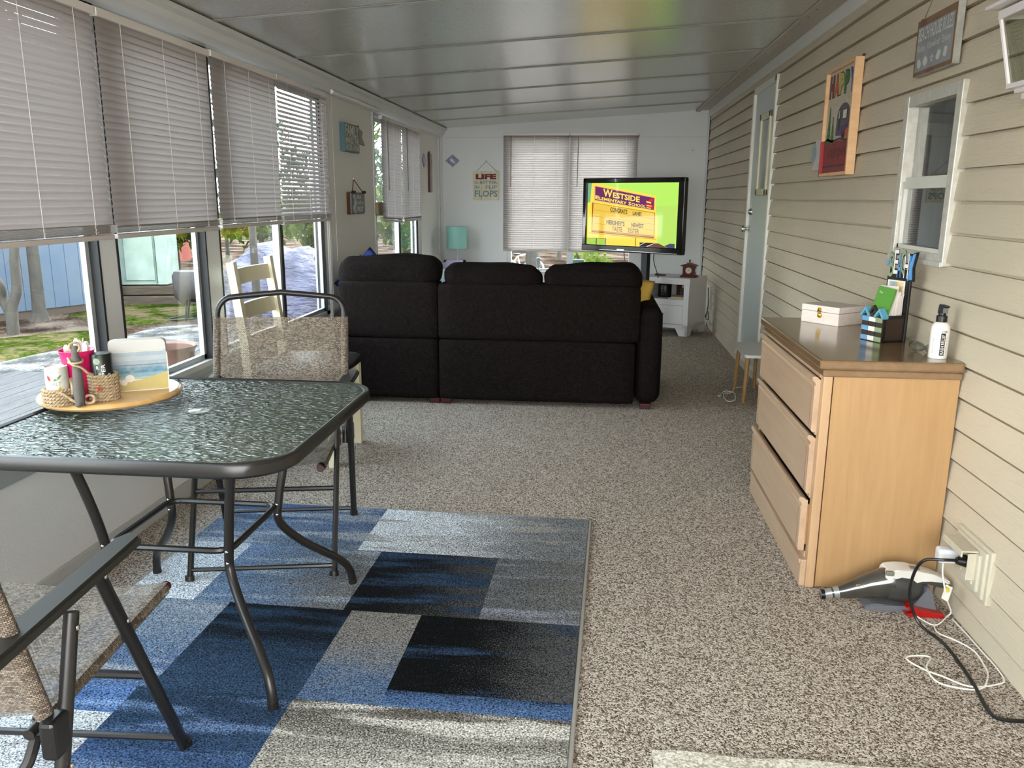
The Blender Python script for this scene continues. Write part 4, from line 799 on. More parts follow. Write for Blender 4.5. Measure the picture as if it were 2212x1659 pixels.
# ---- beach organiser
OA = math.radians(-65.6)
t = thing('letter_organizer', 'black desk organizer with striped beach huts and BEACH letters on the dresser', 'organizer', (1.0, 3.160, DT), OA)
BKW = P('black_wood', '12100f', .45)
mb = MB(); mb.boxb((0, 0, 0), (.104, .10, .006)); mb.boxb((0, .004, 0), (.104, .010, .098)); mb.boxb((0, .0, 0), (.006, .10, .098)); mb.boxb((.098, 0, 0), (.104, .10, .098)); mb.build('tray', BKW, t)
mb = MB(); mb.boxb((.1042, .012, .012), (.1052, .088, .086)); mb.build('side_inset', P('dark_brown_inset', '2c1c12', .5), t)
mb = MB(); mb.boxb((-.004, .095, 0), (.110, .105, .235), bev=.002); bkp = mb.build('back_board', BKW, t)
mb = MB(); mb.boxb((.006, .0935, .11), (.100, .0952, .225)); mb.build('recessed_panel', P('dark_panel', '1e1a18', .6), bkp)
stripe = {'b': P('hut_blue', '5f95bb', .5), 'w': P('hut_white', 'd8d6d0', .5), 'g': P('hut_green', '7e946c', .5), 'k': P('hut_dark', '2c1e16', .5)}
for i, (c, topz) in enumerate((('b', .095), ('w', .104), ('g', .095))):
    x0 = .001+i*.0345; x1 = x0+.0325; mb = MB(); mb.boxb((x0, -.004, 0), (x1, .004, topz)); body = mb.build('beach_hut', stripe['k'], t)
    mb = MB()
    for z in (.003, .038, .073): mb.boxb((x0, -.0055, z), (x1, -.0035, z+.017))
    mb.build('stripe', stripe[c], body)
    rc = stripe['k'] if i == 1 else P('roof_teal', '5a9ab2', .5); mb = MB(); xm = (x0+x1)/2
    pr = [(x0-.007, topz), (xm, topz+.030), (x1+.007, topz), (x1+.003, topz-.008), (xm, topz+.018), (x0-.003, topz-.008)]
    mb.prism(pr, lambda u, v, q: (u, -.010+.026*q if i != 1 else -.004+.010*q, v)); mb.build('hut_roof', rc, body)
mb = MB(); mb.mi = 0; L = [('B', 'g', .012), ('E', 'w', .032), ('A', 'b', .050), ('C', 'g', .067), ('H', 'w', .083)]
cm = [stripe['g'], stripe['w'], P('letter_blue', '5590c6', .4), BKW]
for j, (ch, c, x) in enumerate(L):
    mb.mi = {'g': 0, 'w': 1, 'b': 2}[c]; zz = .232+(.012 if j % 2 else 0); mb.text(ch, (x-.004, .0900, zz), (.020, 0, 0), (0, 0, .088), .01)
    mb.mi = 3; mb.text(ch, (x-.0055, .0912, zz-.002), (.023, 0, 0), (0, 0, .092), .05)
mb.mi = 3; mb.boxb((.010, .092, .232), (.1, .104, .262)); mb.mi = 2
for k in range(5):
    a = PI/2+k*2*PI/5; mb.prism([(-.004, .0), (.0, .017), (.004, .0)], lambda u, v, q: (.004+u*math.cos(a-PI/2)-v*math.sin(a-PI/2), .090+.004*q, .285+u*math.sin(a-PI/2)+v*math.cos(a-PI/2)))
mb.prism([(.100, .225), (.106, .27), (.099, .315), (.106, .313), (.109, .285), (.116, .318), (.124, .322), (.114, .27), (.118, .228), (.111, .228), (.108, .25), (.105, .226)], lambda u, v, q: (u, .088+.006*q, v)); mb.mi = 3
mb.prism([(.098, .22), (.103, .27), (.096, .320), (.108, .320), (.110, .298), (.114, .324), (.128, .328), (.117, .27), (.122, .222)], lambda u, v, q: (u, .0945+.010*q, v)); mb.build('beach_letters', cm, bkp)
t = thing('notebook', 'green spiral notebook leaning in the black organizer', 'notebook', (1.0, 3.160, DT+.007), OA)
MT = Matrix.Rotation(math.radians(-13), 3, 'X') @ Matrix.Rotation(math.radians(5), 3, 'Y')
mb = MB(); mb.box((.046, .034, .105), (.082, .008, .172), M=MT); mb.build('cover', P('green_cover', '4f8a2c', .4), t)
mb = MB()
for k in range(22): p = Vector((.046, .034, .105))+MT @ Vector((-.043, 0, -.078+k*.0074)); mb.tube([(p.x+.003*math.cos(a), p.y+.006*math.sin(a), p.z) for a in [q*PI/3 for q in range(6)]], .0006, 4, closed=True)
mb.build('spiral_wire', P('green_wire', '5f9a40', .4, .5), t); mb = MB(); 
for u0, v0, ww, hh, s_ in ((-.030, .060, .016, .009, 'Five'), (-.004, -.058, .030, .006, 'College'), (-.004, -.066, .034, .005, 'Notebook')):
    o_ = Vector((.046, .034, .105)); mb.text(s_, o_+MT @ Vector((u0, -.0045, v0)), MT @ Vector((ww, 0, 0)), MT @ Vector((0, 0, hh)))
mb.build('lettering', P('pale_ink', 'd8dccc', .5), t)
t = thing('envelope_stack', 'white papers and envelopes behind the green notebook', 'papers', (1.0, 3.160, DT+.007), OA)
mb = MB()
for k, (ww, hh, tl, yy, xx) in enumerate(((.088, .190, -11, .048, .050), (.080, .165, -8, .055, .058), (.078, .172, -7, .062, .055), (.085, .160, -5, .070, .052), (.084, .168, -4, .078, .050))):
    mb.box((xx, yy, .006+hh/2), (ww, .004, hh), M=Rx(tl) @ Ry(2*k-3))
mb.build('paper', P('white_paper', 'd4cdc6', .8), t)
t = thing('postcard', 'photo postcard tucked highest at the back of the organizer', 'postcard', (1.0, 3.160, DT+.007), OA)
mb = MB(); mb.box((.050, .0895, .152), (.084, .0015, .125), M=Rx(-1)); mb.build('card', WHITE, t); mb = MB(); mb.box((.036, .0880, .172), (.036, .001, .075), M=Rx(-1)); mb.build('card_picture', P('grey_photo', '8c9296', .5, mottle=(60, 'b0b4b4', 1)), t); mb = MB(); mb.box((.070, .0880, .172), (.030, .001, .075), M=Rx(-1)); mb.build('card_picture', P('sand_photo', 'c9ad72', .5, mottle=(60, 'd8c494', 1)), t)
# ---- spray bottle
t = thing('spray_bottle', 'white spray bottle with black nozzle and RASH RELIEF label on the dresser corner', 'bottle', (1.135, 2.800, DT))
mb = MB(); mb.lathe([(0, 0), (.027, 0), (.029, .003), (.029, .095), (.027, .108), (.020, .118), (.013, .122), (0, .122)], n=32); mb.build('bottle_body', P('white_plastic', 'dcdad2', .25), t, True)
mb = MB(); mb.lathe([(0, .118), (.0165, .118), (.0165, .140), (.012, .142), (.012, .150), (0, .150)], n=20); mb.prism([(-.012, .148), (.010, .148), (.008, .168), (.006, .177), (-.016, .174), (-.018, .170), (-.012, .166)], lambda u, v, q: (u*-.4+(-.008+.016*q)*.9, u*1.0*.9+(-.008+.016*q)*-.3, v)); mb.build('spray_cap', BLACKP, t, True)
def wrap(mb, r, a0): 
    for v in mb.bm.verts: a = a0+v.co.x/r; v.co = Vector((r*math.sin(a)*1.0, -r*math.cos(a), v.co.z))
a0 = math.radians(-22)
mb = MB(); [mb.quad((.004+.003*k, 0, .012), (.007+.003*k, 0, .012), (.007+.003*k, 0, .086), (.004+.003*k, 0, .086)) for k in range(5)]; wrap(mb, .02925, a0); mb.build('label_band', P('label_black', '111010', .5), t)
mb = MB(); mb.text('RASH RELIEF', (.0165, 0, .016), (0, 0, .064), (-.0095, 0, 0), .01); wrap(mb, .0295, a0); mb.build('lettering', P('label_white', 'e8e6e0', .5), t)
mb = MB(); mb.text('ECZEMA', (.006, 0, .088), (.020, 0, 0), (0, 0, .006), .02); mb.text('honey', (-.016, 0, .02), (0, 0, .05), (-.004, 0, 0)); mb.text('soothing spray', (.0265, 0, .02), (0, 0, .055), (-.004, 0, 0)); wrap(mb, .0295, a0); mb.build('lettering', P('label_grey', '4a4040', .5), t)
t = thing('plastic_wrap', 'crumpled clear plastic packaging behind the spray bottle', 'packaging', (1.13, 2.90, DT))
mb = MB(); mb.ell((-.022, .010, .019), (.024, .05, .019), 14, 8, wob=.5, seed=2); mb.ell((.020, -.030, .016), (.022, .045, .016), 14, 8, wob=.6, seed=5); mb.build('wrap', glass('clear_plastic', 'e6eae8', 2.2, .12), t, True)

# ================================================================ SIDE TABLE behind dresser, floor cord
t = thing('side_table', 'low white-topped side table with wooden legs beyond the dresser', 'table', (1.08, 5.6, 0))
mb = MB(); mb.prism(rrect(.205, .52, .035, 5), lambda u, v, q: (u, v, .315+.018*q)); bmesh.ops.bevel(mb.bm, geom=[e_ for e_ in mb.bm.edges if len(e_.link_faces) == 2 and e_.calc_face_angle(0) > 1.2], offset=.003, segments=2, affect='EDGES'); mb.build('table_top', P('white_laminate', 'c9ccca', .35), t)
OAK = wood('oak_leg', '8f6a3e', 'a67f50', (8, 8, 1), .5, .1)
for tx, ty, fx, fy in ((-.072, -.20, -.080, -.19), (.035, -.21, .005, -.45), (-.06, .21, -.07, .24), (.06, .21, .065, .24)):
    mb = MB(); mb.cyl((tx, ty, .316), (fx, fy, 0), .0145, .0115, 14); mb.build('leg', OAK, t, True)
mb = MB(); mb.tube(smoothpath([(.87, 5.576, .004), (.926, 5.722, .004), (.979, 5.659, .006), (.955, 5.468, .004), (.896, 5.434, .004), (.902, 5.621, .008), (.95, 5.66, .006), (.981, 5.72, .004), (1.014, 5.835, .004), (1.096, 5.90, .004), (1.121, 5.95, .06), (1.15, 6.1, .12), (1.186, 6.2, .10)], 6), .0028, 6); mb.ell((.866, 5.566, .006), (.012, .008, .005), 8, 5)
tag(mb.build('charging_cable', CORDW, None, True), 'thin pale charging cable looped on the carpet by the low side table', 'cable')

# ================================================================ OUTLET, PLUG, CORDS
t = thing('wall_outlet', 'cream framed outdoor outlet box on the siding near the floor', 'outlet', (1.19, 2.478, .226))
OC = P('cream_outlet', 'beb7a4', .45, mottle=(30, 'aea68e', .4))
mb = MB(); mb.box((0, 0, 0), (.022, .232, .172), bev=.005); mb.box((-.010, 0, 0), (.018, .200, .150), bev=.005); mb.box((-.020, .0, .0), (.014, .155, .118), bev=.004); mb.build('mounting_block', OC, t)
mb = MB(); mb.box((-.045, .008, .062), (.050, .135, .006), bev=.002); mb.box((-.068, .008, .054), (.005, .135, .020), bev=.002); mb.box((-.036, -.060, .015), (.030, .005, .085), bev=.002); mb.box((-.028, .005, -.002), (.006, .12, .085), bev=.002); mb.build('weather_cover', OC, t)
mb = MB(); mb.box((-.032, .030, .006), (.004, .036, .070), bev=.001); mb.box((-.032, -.025, .006), (.004, .036, .070), bev=.001); mb.build('receptacle', P('ivory_receptacle', 'bcb49c', .4), t)
t = thing('power_adapter', 'white cube power adapter plugged into the outlet', 'adapter', (1.120, 2.510, .236))
mb = MB(); mb.cushion((-.030, -.020, -.022), (.034, .022, .024), .008, seg=6); mb.build('adapter_body', P('glossy_white', 'd2d4d6', .25), t, 'all')
mb = MB(); mb.tube(smoothpath([(-.010, -.004, -.022), (-.008, -.004, -.06), (.005, -.01, -.12), (.030, .02, -.17), (.055, .045, -.215), (.040, .035, -.228), (-.02, -.02, -.231), (-.06, .046, -.231), (-.075, .055, -.225)], 6), .0024, 6); mb.build('cord', CORDW, t, True)
mb = MB(); mb.box((.012, -.006, -.125), (.004, .024, .048), M=Matrix.Rotation(.4, 3, 'Z') @ Ry(14)); tg = mb.build('warning_tag', P('tag_white', 'd8d4c4', .6), t); mb = MB(); mb.box((.008, -.008, -.112), (.0045, .018, .012), M=Matrix.Rotation(.4, 3, 'Z') @ Ry(14)); mb.build('yellow_stripe', P('tag_yellow', 'c9b83a', .6), tg)
w2 = [(1.175, 2.54, .0035), (1.180, 2.454, .0035), (1.182, 2.342, .0035), (1.184, 2.275, .004), (1.178, 2.201, .004), (1.152, 2.173, .0035), (1.068, 2.151, .0035), (1.012, 2.194, .0035), (.973, 2.225, .0035), (.942, 2.275, .0035), (.963, 2.297, .0035), (1.015, 2.296, .0035), (.980, 2.23, .0075), (.987, 2.162, .0035), (1.056, 2.136, .0035), (1.10, 2.150, .0035), (1.117, 2.169, .008), (1.146, 2.225, .0035), (1.154, 2.262, .0035), (1.160, 2.343, .0035), (1.133, 2.40, .0035), (1.095, 2.443, .0035), (1.099, 2.489, .004)]
mb = MB(); mb.tube(smoothpath(w2, 5), .0025, 6); tag(mb.build('white_cord', CORDW, None, True), 'long white cord looped on the carpet under the outlet', 'cord')
mb = MB(); q = smoothpath([(1.120, 2.440, .250), (1.075, 2.435, .252), (1.030, 2.46, .235), (1.012, 2.478, .170), (1.015, 2.48, .09), (1.045, 2.46, .02), (1.085, 2.37, .0055), (1.082, 2.184, .0055), (1.065, 2.04, .0055), (1.085, 2.001, .0055), (1.17, 2.005, .0055)], 7); mb.tube(q, .0050, 8)
mb.cyl((1.150, 2.440, .246), (1.118, 2.440, .250), .017, .011, 12); mb.box((1.135, 2.44, .262), (.022, .012, .012)); tag(mb.build('black_power_cord', BLACKP, None, True), 'thick black power cord drooping from the outlet to the floor', 'cord')

# ================================================================ HANDHELD VACUUM
t = thing('handheld_vacuum', 'white and grey handheld vacuum on its charging base beside the dresser', 'vacuum', (1.0, 2.605, 0))
mb = MB(); mb.tube([(x-1.0, 0, z) for x, z in ((.808, .040), (.84, .046), (.88, .058), (.93, .074), (.975, .087), (1.0, .092))], [.017, .022, .031, .043, .051, .053], 24, sc=(1, .85), up=(0, 0, 1)); mb.build('dust_bowl', P('smoky_plastic', '35332f', .12, coat=.6, mottle=(8, '55524c', .5)), t, True)
mb = MB(); mb.tube([(x-1.0, 0, z) for x, z in ((.778, .034), (.79, .036), (.812, .041))], [.0155, .0165, .018], 20, sc=(1, .9), up=(0, 0, 1)); mb.tube([(x-1.0, 0, z) for x, z in ((.818, .042), (.834, .045))], [.0195, .0225], 20, sc=(1, .9), up=(0, 0, 1)); mb.build('nozzle', P('silver_grey_plastic', '8f9290', .3, .4), t, True)
mb = MB(); mb.cyl((-.222, 0, .034), (-.210, 0, .0355), .0175, n=20); mb.build('nozzle_ring', BLACKP, t, True)
mb = MB(); mb.tube([(x-1.0, 0, z) for x, z in ((.985, .088), (1.01, .085), (1.045, .078), (1.075, .078), (1.095, .088))], [.054, .056, .054, .042, .022], 24, sc=(1, .82), up=(0, 0, 1)); mb.build('motor_housing', P('dark_grey_plastic', '3a3a38', .3), t, True)
top_ = [(.965, .118), (.972, .142), (1.0, .149), (1.04, .150), (1.08, .145), (1.12, .135), (1.16, .120), (1.178, .108), (1.176, .099), (1.15, .108), (1.115, .115), (1.085, .113), (1.06, .100), (1.03, .088), (1.0, .083), (.985, .090)]
mb = MB(); mb.prism([(u-1.0, v) for u, v in top_], lambda u, v, q: (u, (-.038+.076*q)*(1.0 if u < .05 else .62), v)); bmesh.ops.bevel(mb.bm, geom=mb.bm.edges[:], offset=.007, segments=3, affect='EDGES', clamp_overlap=True); mb.build('white_shell', P('vacuum_white', 'd8d6ce', .25, coat=.3), t, True)
und = [(1.178, .098), (1.17, .085), (1.14, .090), (1.10, .100), (1.075, .098), (1.06, .100), (1.085, .111), (1.115, .113), (1.15, .106)]
mb = MB(); mb.prism([(u-1.0, v) for u, v in und], lambda u, v, q: (u, -.020+.040*q, v)); mb.build('handle_grip', P('dark_grey_plastic', '3a3a38', .3), t)
mb = MB(); mb.box((-.022, -.036, .138), (.026, .014, .016), bev=.004); mb.box((.062, -.010, .1485), (.030, .022, .006), bev=.002, M=Ry(6)); mb.build('button', P('grey_green_button', '6e6e62', .4), t)
mb = MB(); mb.text('BD', (-.125, -.0385, .085), (.014, 0, .002), (0, 0, .010)); mb.text('DUST', (-.10, -.0395, .088), (0, 0, .010), (-.004, 0, 0)); mb.build('lettering', P('tan_print', 'a08c6c', .5), t)
mb = MB(); bs_ = [(-.085, .0), (.14, 0), (.135, .02), (.118, .075), (.108, .095), (.098, .088), (.090, .06), (.070, .030), (.04, .020), (-.06, .026), (-.088, .016)]; mb.prism(bs_, lambda u, v, q: (u, -.034+.075*q, v)); bmesh.ops.bevel(mb.bm, geom=mb.bm.edges[:], offset=.004, segments=2, affect='EDGES'); mb.build('charging_base', P('base_grey', '606266', .4), t)
mb = MB(); mb.prism([(.03, .034), (.05, .038), (.075, .026), (.15, .014), (.158, .0), (.045, .0), (.03, .010), (.06, .014)], lambda u, v, q: (u, -.060+.03*q, v)); mb.build('red_accessory', P('translucent_red', 'a01410', .2, coat=.4), t)

# ================================================================ ON THE TABLE
SX, SY = -1.475, 2.322
t = thing('lazy_susan', 'round light wood lazy susan on the glass table', 'turntable', (SX, SY, .702))
mb = MB(); mb.lathe([(0, .012), (.185, .012), (.198, .015), (.204, .022), (.204, .027), (.199, .032), (.190, .034), (0, .034)], n=64); mb.build('turntable_board', wood('rubberwood', 'b98f58', 'c9a06a', (2, 10, 2), .3, .35), t, True)
mb = MB(); mb.lathe([(0, 0), (.09, 0), (.09, .012), (0, .012)], n=32); mb.build('swivel_base', P('grey_metal', '6c6c6a', .4, .6), t, True)
ZB = .7362
t = thing('napkin_holder', 'napkin holder painted with a beach scene on the lazy susan', 'napkin holder', (-1.380, 2.325, ZB), math.radians(29))
def rp(w_, h_, r, y0, y1, z0=0): m = MB(); m.prism(rrect(w_, h_, r, 5, 0, h_/2+z0), lambda u, v, q: (u, y0+(y1-y0)*q, v)); return m
rp(.165, .122, .012, -.006, 0).build('front_board', P('holder_edge', 'd2ccb4', .5), t)
rp(.165, .152, .012, .046, .052).build('back_board', P('holder_back', 'a9a49c', .5), t); mb = MB(); mb.boxb((-.08, -.004, 0), (.08, .05, .006)); mb.build('holder_base', P('holder_edge', 'd2ccb4', .5), t)
mb = MB(); bands = [('8796a0', .080, .121, 0), ('9aa2a6', .094, .108, 1), ('708898', .073, .082, 0), ('4f788e', .064, .073, 0), ('35738c', .056, .064, 0), ('64909c', .044, .056, 0), ('8fa5a0', .036, .044, 0), ('ae9c5a', .002, .036, 0)]
bm_ = []; 
for k, (c, a, b, y) in enumerate(bands):
    bm_.append(P('art_'+c, c, .5, mottle=(70, 'a8aca6' if k < 7 else 'b8aa70', .35))); mb.mi = k; yy = -.0064-.0002*y
    if c == 'ae9c5a': mb._f([mb.bm.verts.new(p) for p in ((-.078, yy-.0002, .003), (.078, yy-.0002, .003), (.079, yy-.0002, .056), (.045, yy-.0002, .046), (.0, yy-.0002, .034), (-.079, yy-.0002, .024))])
    else: mb._f([mb.bm.verts.new((x, yy, z)) for x, z in ((-.0795, a), (.0795, a), (.0795, b), (-.0795, b))])
mb.mi = len(bands); bm_.append(P('art_shell', 'd4ccc0', .5))
for cx, cz, r in ((-.028, .040, .013), (-.045, .028, .010), (-.062, .034, .010)): mb._f([mb.bm.verts.new((cx+r*math.cos(a), -.0072, cz+r*.9*math.sin(a))) for a in [k*PI/6 for k in range(12)]])
mb.build('beach_painting', bm_, t)
t = thing('napkin_stack', 'white paper napkins standing in the painted holder', 'napkins', (-1.380, 2.325, ZB+.0062), math.radians(29))
mb = MB()
for k in range(10): m_ = rrect(.158, .150-.003*(k % 3), .016, 4, 0, .075); mb.prism(m_, lambda u, v, q: (u+.001*(k % 2), .002+k*.0042+.0036*q, v))
mb.build('napkins', P('napkin_white', 'b6b4ae', .9, bump=(80, .3, .001)), t)
t = thing('anchor_caddy', 'rope and driftwood anchor condiment caddy on the lazy susan', 'caddy', (-1.462, 2.165, ZB), math.radians(25))
def rope_ring(mb, c, r, z0, turns, rr, n=26):
    for k in range(turns):
        for st in range(2):
            q = []
            for j in range(n*4):
                a = 2*PI*j/(n*4); tw = 2*PI*j/(n*4)*n*.5+st*PI; q.append((c[0]+(r+rr*.45*math.cos(tw))*math.cos(a), c[1]+(r+rr*.45*math.cos(tw))*math.sin(a), z0+rr+k*rr*1.72+rr*.45*math.sin(tw)))
            mb.tube(q, rr*.58, 5, closed=True)
mb = MB(); rope_ring(mb, (-.062, -.006), .0385, 0, 5, .0056); mb.build('rope_cup', ROPE, t, True); mb = MB(); rope_ring(mb, (.052, .022), .0375, 0, 8, .0056); rc = mb.build('rope_cup', ROPE, t, True)
mb = MB()
for k in range(5): a = PI/2+k*2*PI/5; mb.prism([(-.004, 0), (0, .011), (.004, 0)], lambda u, v, q: (.046+u*math.cos(a-PI/2)-v*math.sin(a-PI/2), -.0225-.004*q, .042+u*math.sin(a-PI/2)+v*math.cos(a-PI/2)))
mb.build('red_starfish', P('coral_red', 'a8482c', .7), rc)
DW = P('driftwood', '5c5650', .8, mottle=(14, '453f3a', .8, ), bump=(60, .5, .002))
mb = MB(); mb.tube([(-.004, -.045, .0), (-.004, -.044, .04), (-.003, -.042, .09), (-.004, -.042, .118), (-.004, -.042, .132), (-.003, -.042, .142)], [.013, .0155, .013, .010, .016, .010], 12); mb.tube([(-.003, -.042, .140), (-.003, -.042, .158), (-.003, -.042, .172)], [.009, .010, .008], 10); mb.ell((-.006, -.053, .006), (.011, .010, .009), 10, 6); mb.build('anchor_shaft', DW, t, True)
mb = MB(); mb.tube([(-.003+.013*math.cos(a), -.043+.004*math.sin(2*a), .168+.013*math.sin(a)) for a in [k*PI/8 for k in range(16)]], .0035, 6, closed=True)
mb.tube(smoothpath([(-.022, -.048, .140), (-.010, -.060, .122), (.010, -.056, .112), (.024, -.046, .094), (.034, -.030, .086)], 6), .0035, 6); mb.tube([(-.004+.018*math.cos(a), -.042+.018*math.sin(a), .128+.003*math.sin(a)) for a in [k*PI/8 for k in range(16)]], .0032, 6, closed=True)
mb.tube([(.020+.014*math.cos(a), -.040+.004*math.sin(a), .016+.011*math.sin(a)) for a in [k*PI/8 for k in range(16)]], .0042, 6, closed=True); mb.tube(smoothpath([(-.060, -.046, .045), (-.040, -.050, .035), (-.022, -.050, .018), (-.006, -.050, .008)], 5), .004, 6); mb.tube(smoothpath([(-.030, .0, .07), (-.022, -.02, .055), (-.020, -.035, .03)], 5), .006, 6); mb.build('rope_tie', ROPE, t, True)
cr_ = Matrix.Rotation(math.radians(25), 3, 'Z')
def cd(x, y, z=0): v = cr_ @ Vector((x, y, 0)); return (-1.462+v.x, 2.165+v.y, ZB+z)
t = thing('salt_shaker', 'white cardboard salt shaker with chilli pictures in the left rope cup', 'shaker', cd(-.062, -.006, .001))
mb = MB(); mb.lathe([(0, 0), (.030, 0), (.030, .108), (.0285, .110), (.0265, .107), (0, .106)], n=28); mb.build('shaker_body', P('speckled_card', 'bfbcb0', .6, mottle=(90, 'a8a69a', .6)), t, True)
mb = MB(); rz_ = math.radians(22)
def leaf(cx, cz, a, l, w__): return [(cx+math.cos(a)*l*u-math.sin(a)*w__*v, 0, cz+math.sin(a)*l*u+math.cos(a)*w__*v) for u, v in ((-1, 0), (-.4, .8), (.3, 1), (1, 0), (.3, -.7), (-.4, -.8))]
for k, (cx, cz, a, l, w__) in enumerate(((-.018, .080, 1.9, .010, .005), (.004, .078, .5, .013, .004), (.010, .082, .9, .010, .003), (.010, .045, 1.6, .012, .006))):
    mb.mi = (0, 1, 1, 2)[k]; mb._f([mb.bm.verts.new(p) for p in leaf(cx, cz, a, l, w__)])
mb.mi = 3; mb.text('SALT', (-.016, 0, .058), (.03, 0, .0), (0, 0, .011), .01)
for v in mb.bm.verts: a = v.co.x/.0304-math.radians(33); v.co = Vector((.0304*math.sin(a+rz_*0+.0), -.0304*math.cos(a), v.co.z))
mb.bm.transform(Matrix.Rotation(.55+.5, 4, 'Z')); mb.build('printed_motif', [P('chilli_red', '9c2a20', .5), P('leaf_green', '5c7a4a', .5), P('pepper_yellow', 'b09a2a', .5), P('grey_print', '8c8c84', .6)], t)
t = thing('pepper_shaker', 'black pepper shaker in the right rope cup', 'shaker', cd(.052, .022, .001))
mb = MB(); mb.lathe([(0, 0), (.0295, 0), (.0295, .134), (.028, .136), (0, .136)], n=28); mb.build('shaker_body', P('pepper_black', '0e100e', .35), t, True)
mb = MB(); mb.text('PEPPER', (.012, 0, .040), (0, 0, .068), (-.010, 0, 0), .01); mb.text('R', (-.012, 0, .093), (.008, 0, 0), (0, 0, .010), .01); mb.mi = 1
for cx, cz, r in ((-.010, .116, .010), (-.008, .070, .007), (-.004, .078, .005), (.022, .075, .005)): mb._f([mb.bm.verts.new((cx+r*math.cos(a), 0, cz+r*math.sin(a))) for a in [k*PI/5 for k in range(10)]])
mb.boxb((-.009, -.0001, .06), (-.007, .0001, .10))
for v in mb.bm.verts: a = v.co.x/.030; v.co = Vector((.030*math.sin(a), -.030*math.cos(a), v.co.z))
mb.bm.transform(Matrix.Rotation(.45, 4, 'Z')); mb.build('printed_motif', [P('label_white', 'e8e6e0', .5), P('leaf_pale', '8fa488', .5)], t)
t = thing('pink_cup', 'tall bright pink plastic cup holding clear plastic forks', 'cup', cd(-.012, .040, .0005))
mb = MB(); mb.lathe([(0, 0), (.026, 0), (.028, .02), (.047, .145), (.049, .147), (.0475, .147), (.026, .022), (.0, .004)], n=32); mb.build('cup_body', P('hot_pink_plastic', 'd81f62', .25, coat=.2), t, True)
random.seed(3)
for k in range(9):
    a = k*.7; x, y = .026*math.cos(a), .026*math.sin(a); fk = thing('plastic_fork', 'clear plastic fork standing in the pink cup', 'fork', cd(-.012, .040, .006), random.uniform(0, 3), 'plastic cutlery in the pink cup')
    h = .158+random.uniform(-.006, .016); mb = MB(); xb, yb_ = x*.5, y*.5; mb.prism([(-.003, 0), (.003, 0), (.0045, h-.05), (.009, h-.03), (.008, h-.006), (.003, h), (-.003, h), (-.008, h-.008), (-.009, h-.03), (-.0045, h-.05)], lambda u, v, q: (xb+u+(x-xb)*v/h, yb_+.0016*q+(y-yb_)*v/h, v)); mb.build('fork_body', P('clear_white_plastic', 'dad6d0', .2, trans=.35), fk)

# ================================================================ LEFT AND BACK WALL DECORATION
t = thing('block_sign', 'teal edged FAMILY box sign on the left wall between the windows', 'sign', (XL, 5.79, 1.632))
mb = MB(); mb.boxb((0, 0, 0), (.038, .355, .192)); mb.build('block', P('teal_wood', '4c6c74', .6), t)
mb = MB(); mb.boxb((.038, .004, .004), (.0395, .351, .188)); mb.build('sign_face', P('grey_sign_face', '7a8684', .7, mottle=(20, '68736f', .6)), t)
mb = MB(); mb.text('FAMILY', (.040, .018, .108), (0, .322, 0), (0, 0, .074), .02); mb.text('MAKES THIS', (.040, .018, .058), (0, .322, 0), (0, 0, .042), .02); mb.text('HOUSE A HOME', (.040, .018, .010), (0, .322, 0), (0, 0, .040), .02)
for z in (.104, .053): mb.boxb((.0395, .01, z), (.0402, .345, z+.0015))
mb.build('lettering', P('offwhite_ink', 'cfcfc6', .7), t)
t = thing('wall_pennant', 'grey wooden swallowtail plaque just past the FAMILY sign', 'plaque', (XL, 6.15, 1.70))
mb = MB(); mb.prism([(.01, .012), (.24, .0), (.155, .06), (.185, .10), (.10, .115), (.0, .118)], lambda u, v, q: (.014*q+.0, u, v)); mb.build('plaque', P('grey_wood_plaque', '948c84', .7), t); mb = MB(); mb.boxb((0, .0, .02), (.035, .015, .13)); mb.build('bracket', P('dark_bracket', '4a4640', .6), t)
t = thing('hanging_plaque', 'small slate plaque with brown bows hanging from a cord on the left wall', 'plaque', (XL, 5.90, 1.195))
mb = MB(); mb.boxb((0, .0, 0), (.022, .36, .155)); mb.build('wood_backing', wood('brown_backing', '4a3320', '60442c', (4, 4, 4), .6, 0), t); mb = MB(); mb.boxb((.022, .012, .004), (.034, .355, .150), bev=.002); mb.build('slate_face', P('grey_slate', '77767e', .7, mottle=(12, '8a8890', .6)), t)
mb = MB(); mb.text('SEA', (.0345, .14, .110), (0, .12, 0), (0, 0, .024), .03); mb.text('LIVE A', (.0345, .14, .068), (0, .18, 0), (0, 0, .026), .03); mb.text('FIRST', (.0345, .14, .018), (0, .17, 0), (0, 0, .036), .03); mb.build('lettering', P('offwhite_ink', 'cfcfc6', .7), t)
mb = MB(); q = smoothpath([(.040, .05, .13), (.040, .085, .10), (.040, .075, .065), (.040, .05, .04), (.040, .08, .012)], 5); mb.tube(q, [.012]*len(q), 8); mb.build('seahorse', P('pale_verdigris', '8a948a', .6), t, True)
mb = MB(); 
for y in (.05, .32):
    for s_ in (-1, 1): mb.ell((.040, y+s_*.022, .158), (.010, .020, .011), 8, 6)
    mb.ell((.046, y, .158), (.008, .008, .008), 8, 6)
mb.build('bow', P('brown_ribbon', '3c1e14', .7), t, True); mb = MB(); mb.tube([(.030, .05, .158), (.008, .165, .250), (.030, .32, .158)], .0035, 6); mb.build('hanging_cord', P('brown_cord', '6a4c38', .7), t); mb = MB(); mb.ell((.006, .165, .252), (.006, .005, .005), 8, 5); mb.build('nail', STEEL, t)
t = thing('wooden_block', 'small beige wooden block fixed beside the short window', 'block', (XL, 6.63, 1.17)); mb = MB(); mb.prism([(.02, 0), (.15, 0), (.17, .02), (.17, .09), (.15, .108), (.02, .108), (0, .09), (0, .02)], lambda u, v, q: (.010+.028*q, u, v)); mb.build('block_body', wood('tan_block', '8c8068', 'a09478', (5, 5, 1), .6, 0), t)
